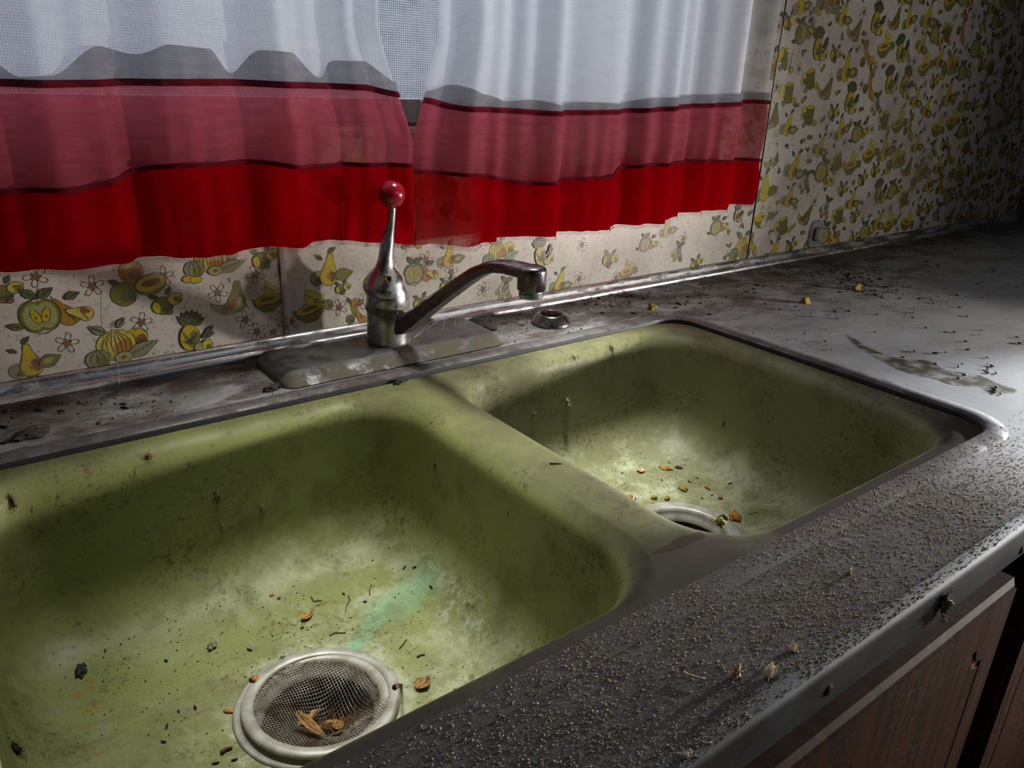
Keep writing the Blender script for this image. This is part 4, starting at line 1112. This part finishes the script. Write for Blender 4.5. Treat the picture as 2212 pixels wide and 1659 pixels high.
lint('faint grey tuft low on the left bowl back wall', 480, 1136, .0050, 1.2, 7)
lint('black fleck on the divider side of the left bowl', 940, 1006, .0034, 1.6, 8, 'soot', 12)
lint('thin dark streak on the right wall of the right bowl', 1564, 915, .0036, 2.6, 9, 'twig', 14)
lint('thin tuft on the right bowl wall near the divider', 1152, 895, .0042, 2.4, 10)
lint('white fluffy lint tuft on the front counter', 1660, 1463, .0062, 1.0, 11, 'fibre', 40, 'lint', 3.2)
lint('curled brown lint knot on the front counter, left of the white tuft', 1588, 1462, .0060, 1.2, 12, 'chip', 30, 'lint', 3.2)
lint('small lint speck standing on the front counter above the others', 1834, 1240, .0040, 1.0, 13, 'chip', 16, 'lint', 3.2)
lint('white wisp of lint in the middle of the front counter', 1712, 1405, .0045, 1.0, 14, 'fibre', 24, 'lint', 3.2)
lint('yellowish fluff hanging on the metal edge of the counter', 2034, 1302, .0120, 1.6, 15, 'grey', 60)
lint('pale fluff at the bottom of the front counter', 1480, 1635, .0045, 1.0, 16, 'fibre', 24)
lint('dark dirty fluff in the lower left corner of the left bowl', 30, 1620, .0085, 1.8, 17, 'soot', 40)
lint('hanging tuft at the far left of the left bowl back wall', 28, 1085, .0070, 2.4, 18, 'tan', 24)

# cobweb threads by the faucet
cw = empty('cobweb', AX+Vector((.05, .03, .03))); tag(cw, 'thin cobweb threads hanging between the spout and the faucet plate', 'cobweb')
def pt(u, v, y):
    d = _fw+_rt*((u-1106)/FPX)-_up*((v-829.5)/FPX); return CAM+d*((y-CAM.y)/d.y)
for a, b in (((962, 686, .075), (952, 735, .045)), ((985, 680, .080), (978, 736, .045)), ((925, 700, .035), (887, 737, .028)), ((948, 692, .04), (893, 731, .03))):
    mb = MB(); mb.tube([pt(*a), pt(*b)], .00013, 4); mb.build('thread', M['web'], cw)
cw2 = empty('cobweb', (-.69, .11, .05)); tag(cw2, 'dusty cobweb threads on the wallpaper at left, down to the metal trim', 'cobweb')
for a, b in (((232, 640, .118), (246, 745, .116)), ((246, 745, .116), (258, 832, .105)), ((372, 758, .112), (372, 782, .10)), ((407, 757, .112), (408, 778, .10)), ((70, 806, .116), (82, 838, .106))):
    mb = MB(); mb.tube([pt(*a), (Vector(pt(*a))+Vector(pt(*b)))/2+Vector((.001, -.001, 0)), pt(*b)], .00022, 4); mb.build('thread', M['web'], cw2)

# droppings: single pellets
pel = []
for k in range(4):
    bm = bmesh.new(); bmesh.ops.create_icosphere(bm, subdivisions=1, radius=1)
    for v_ in bm.verts: v_.co = Vector((v_.co.x*(.0030+.0006*k)*(1+.12*noise.noise(v_.co+Vector((k, 0, 0)))), v_.co.y*.0013, v_.co.z*.0012+.0004*v_.co.x**2))
    me = bpy.data.meshes.new('mouse_dropping'); bm.to_mesh(me); bm.free(); me.materials.append(M['pellet']); me.shade_smooth(); pel.append(me)
rr = random.Random(21)
def pellets(n, clusters, label, grp, zone, smin=.7, smax=1.25):
    k = 0; guard = 0
    while k < n and guard < n*60:
        guard += 1
        cu, cv, su, sv = rr.choice(clusters); u, v = rr.gauss(cu, su), rr.gauss(cv, sv)
        if not zone(u, v): continue
        h = hit(u, v)
        if h is None: continue
        o = put_obj('mouse_dropping', rr.choice(pel), h[0], h[1].normalized(), rr.uniform(0, 6.3), .0010, rr.uniform(smin, smax))
        tag(o, label, 'dropping', grp); k += 1
def on_counter_right(u, v):
    p = at(u, v); return p.x > .02 and p.y < .100 and u < 2230 and v < 940 and p.x < XR-.02
pellets(120, [(1830, 600, 26, 9), (1845, 608, 40, 12), (1770, 588, 40, 8), (1880, 618, 36, 12)],
        'small black mouse dropping in the dense heap on the counter right of the sink', 'mouse droppings heaped on the right counter', on_counter_right, .6, 1.0)
pellets(70, [(1730, 655, 55, 20), (1960, 610, 90, 40), (1800, 650, 100, 30), (2050, 570, 110, 30), (1900, 640, 80, 20)],
        'small black mouse dropping scattered around the heap on the counter right of the sink', 'mouse droppings around the heap', lambda u, v: on_counter_right(u, v) and v < 700, .6, 1.0)
pellets(34, [(2000, 730, 130, 40), (2120, 830, 60, 40), (2090, 760, 80, 40)],
        'small black mouse dropping on the counter near the brown spill', 'mouse droppings by the spill', lambda u, v: on_counter_right(u, v) and v > 700, .6, 1.0)
pellets(26, [(1600, 640, 90, 30), (1450, 655, 80, 15), (1560, 700, 60, 20)], 'small black mouse dropping on the counter behind the right bowl', 'mouse droppings behind the right bowl',
        lambda u, v: at(u, v).y > .006 and at(u, v).y < .100 and at(u, v).x < .25)
pellets(9, [(190, 875, 120, 25), (60, 900, 60, 20)], 'small black mouse dropping on the counter strip left of the faucet', 'mouse droppings left of the faucet',
        lambda u, v: .004 < at(u, v).y < .100 and u > 0 and at(u, v).x < -.57)
pellets(15, [(340, 1420, 170, 90), (560, 1380, 120, 60), (420, 1560, 60, 60), (880, 1300, 70, 60)], 'small dark mouse dropping on the left bowl floor', 'mouse droppings in the left bowl',
        lambda u, v: u > 5 and v < 1655 and hit(u, v) is not None and hit(u, v)[0].z < -.13 and math.hypot(hit(u, v)[0].x-BL['c'][0], hit(u, v)[0].y-BL['c'][1]) > .064, .45, .75)
pellets(10, [(1470, 1050, 70, 30)], 'small dark mouse dropping on the right bowl floor', 'mouse droppings in the right bowl',
        lambda u, v: hit(u, v)[0].z < -.13 and math.hypot(hit(u, v)[0].x-BR['c'][0], hit(u, v)[0].y-BR['c'][1]) > .064, .45, .7)

# loose dust and crumbs: far too many to count
def grains(name, label, m, n, sampler, smin, smax, seed, cat):
    rg = random.Random(seed); V = []; F = []
    oct_ = [(1, 0, 0), (-1, 0, 0), (0, 1, 0), (0, -1, 0), (0, 0, 1), (0, 0, -1)]
    of = [(0, 2, 4), (2, 1, 4), (1, 3, 4), (3, 0, 4), (2, 0, 5), (1, 2, 5), (3, 1, 5), (0, 3, 5)]
    k = 0; g = 0
    while k < n and g < n*8:
        g += 1; x, y = sampler(rg)
        h = drop(x, y)
        if h is None: continue
        p, nn = h; s = smin*(smax/smin)**(rg.random()**2.2); a = rg.uniform(0, PI); e1 = rg.uniform(.7, 2.0); b = len(V)
        for q in oct_:
            X, Y = q[0]*s*e1, q[1]*s*rg.uniform(.6, 1.1)
            V.append((p.x+X*math.cos(a)-Y*math.sin(a), p.y+X*math.sin(a)+Y*math.cos(a), p.z+s*.6+q[2]*s*rg.uniform(.6, 1.3)))
        F += [tuple(i+b for i in t) for t in of]; k += 1
    o = stuff(mesh(name, V, F, m)); tag(o, label, cat); return o
def s_front(rg):
    while True:
        x = rg.uniform(-.80, .12); y = rg.uniform(-.5160, -.4200)
        dens = (.25+.75*noise.noise((x*11, y*20, 4))+.45)*(1 if y < -.4428 else .8)*max(.22, min(1, (-.05-x)/.25+.35))
        if rg.random() < dens: return x, y
grains('dust_grains', 'pale dust and grit strewn over the front counter strip and rim', M['dust'], 34000, s_front, .00015, .00060, 31, 'dust')
def s_bowl(rg):
    while True:
        b = BL if rg.random() < .7 else BR
        x = rg.uniform(b['x0']+.05, b['x1']-.05); y = rg.uniform(b['y0']+.05, b['y1']-.05)
        if math.hypot(x-b['c'][0], y-b['c'][1]) < .062: continue
        if rg.random() < .5+1.1*noise.noise((x*17, y*17, 9)): return x, y
grains('crumbs', 'fine brown crumbs and flecks sprinkled over both bowl floors', M['crumbs'], 2600, s_bowl, .00020, .0008, 33, 'crumbs')
def s_back(rg):
    while True:
        x = rg.uniform(-.85, .9); y = rg.uniform(.002, .104) if x < .01 else rg.uniform(-.20, .104)
        if -.555 < x < -.275 and y < .1: continue
        if rg.random() < .15+.9*noise.noise((x*9, y*14, 2))+(.35 if y > .05 else 0): return x, y
grains('counter_grit', 'dark brown grit strewn on the counter along the wall', M['soot'], 3200, s_back, .00025, .0013, 35, 'grit')
mb = MB(); rf = random.Random(40)
for k in range(330):
    x, y = s_front(rf); h = drop(x, y)
    if x > -.12: continue
    p = h[0]+Vector((0, 0, .0003)); L = rf.uniform(.0010, .0045); a = rf.uniform(0, 6.3); pts = []
    for i in range(6):
        pts.append(p.copy()); a += rf.gauss(0, .55); p = p+Vector((math.cos(a), math.sin(a), rf.uniform(-.1, .22)))*(L/5)
        if p.z < h[0].z+.0002: p.z = h[0].z+.0002
    mb.tube(pts, .00010, 3, False)
o = stuff(mb.build('dust_fibres', M['fibre'])); tag(o, 'short pale fibres mixed in the dust on the front counter', 'fibres')
mb = MB(); rf = random.Random(41)
for k in range(120):
    u, v = rf.uniform(20, 1500), rf.uniform(760, 1300); h = hit(u, v)
    if h is None or h[0].z > -.01 or h[0].z < -.135: continue
    n = h[1].normalized(); p = h[0]+n*.0002; a = Vector((rf.gauss(0, .4), rf.gauss(0, .2), -1)); a = (a-n*a.dot(n)).normalized(); L = rf.uniform(.0015, .006)
    mb.tube([p, p+a*L*.5+n*.0005, p+a*L+n*.0002], .00016+.0001*rf.random(), 4)
o = stuff(mb.build('wall_lint', M['grey'])); tag(o, 'specks of lint clinging to the walls of both bowls', 'lint')
for o in bpy.data.objects:
    if '_w' in o.keys(): del o['_w']
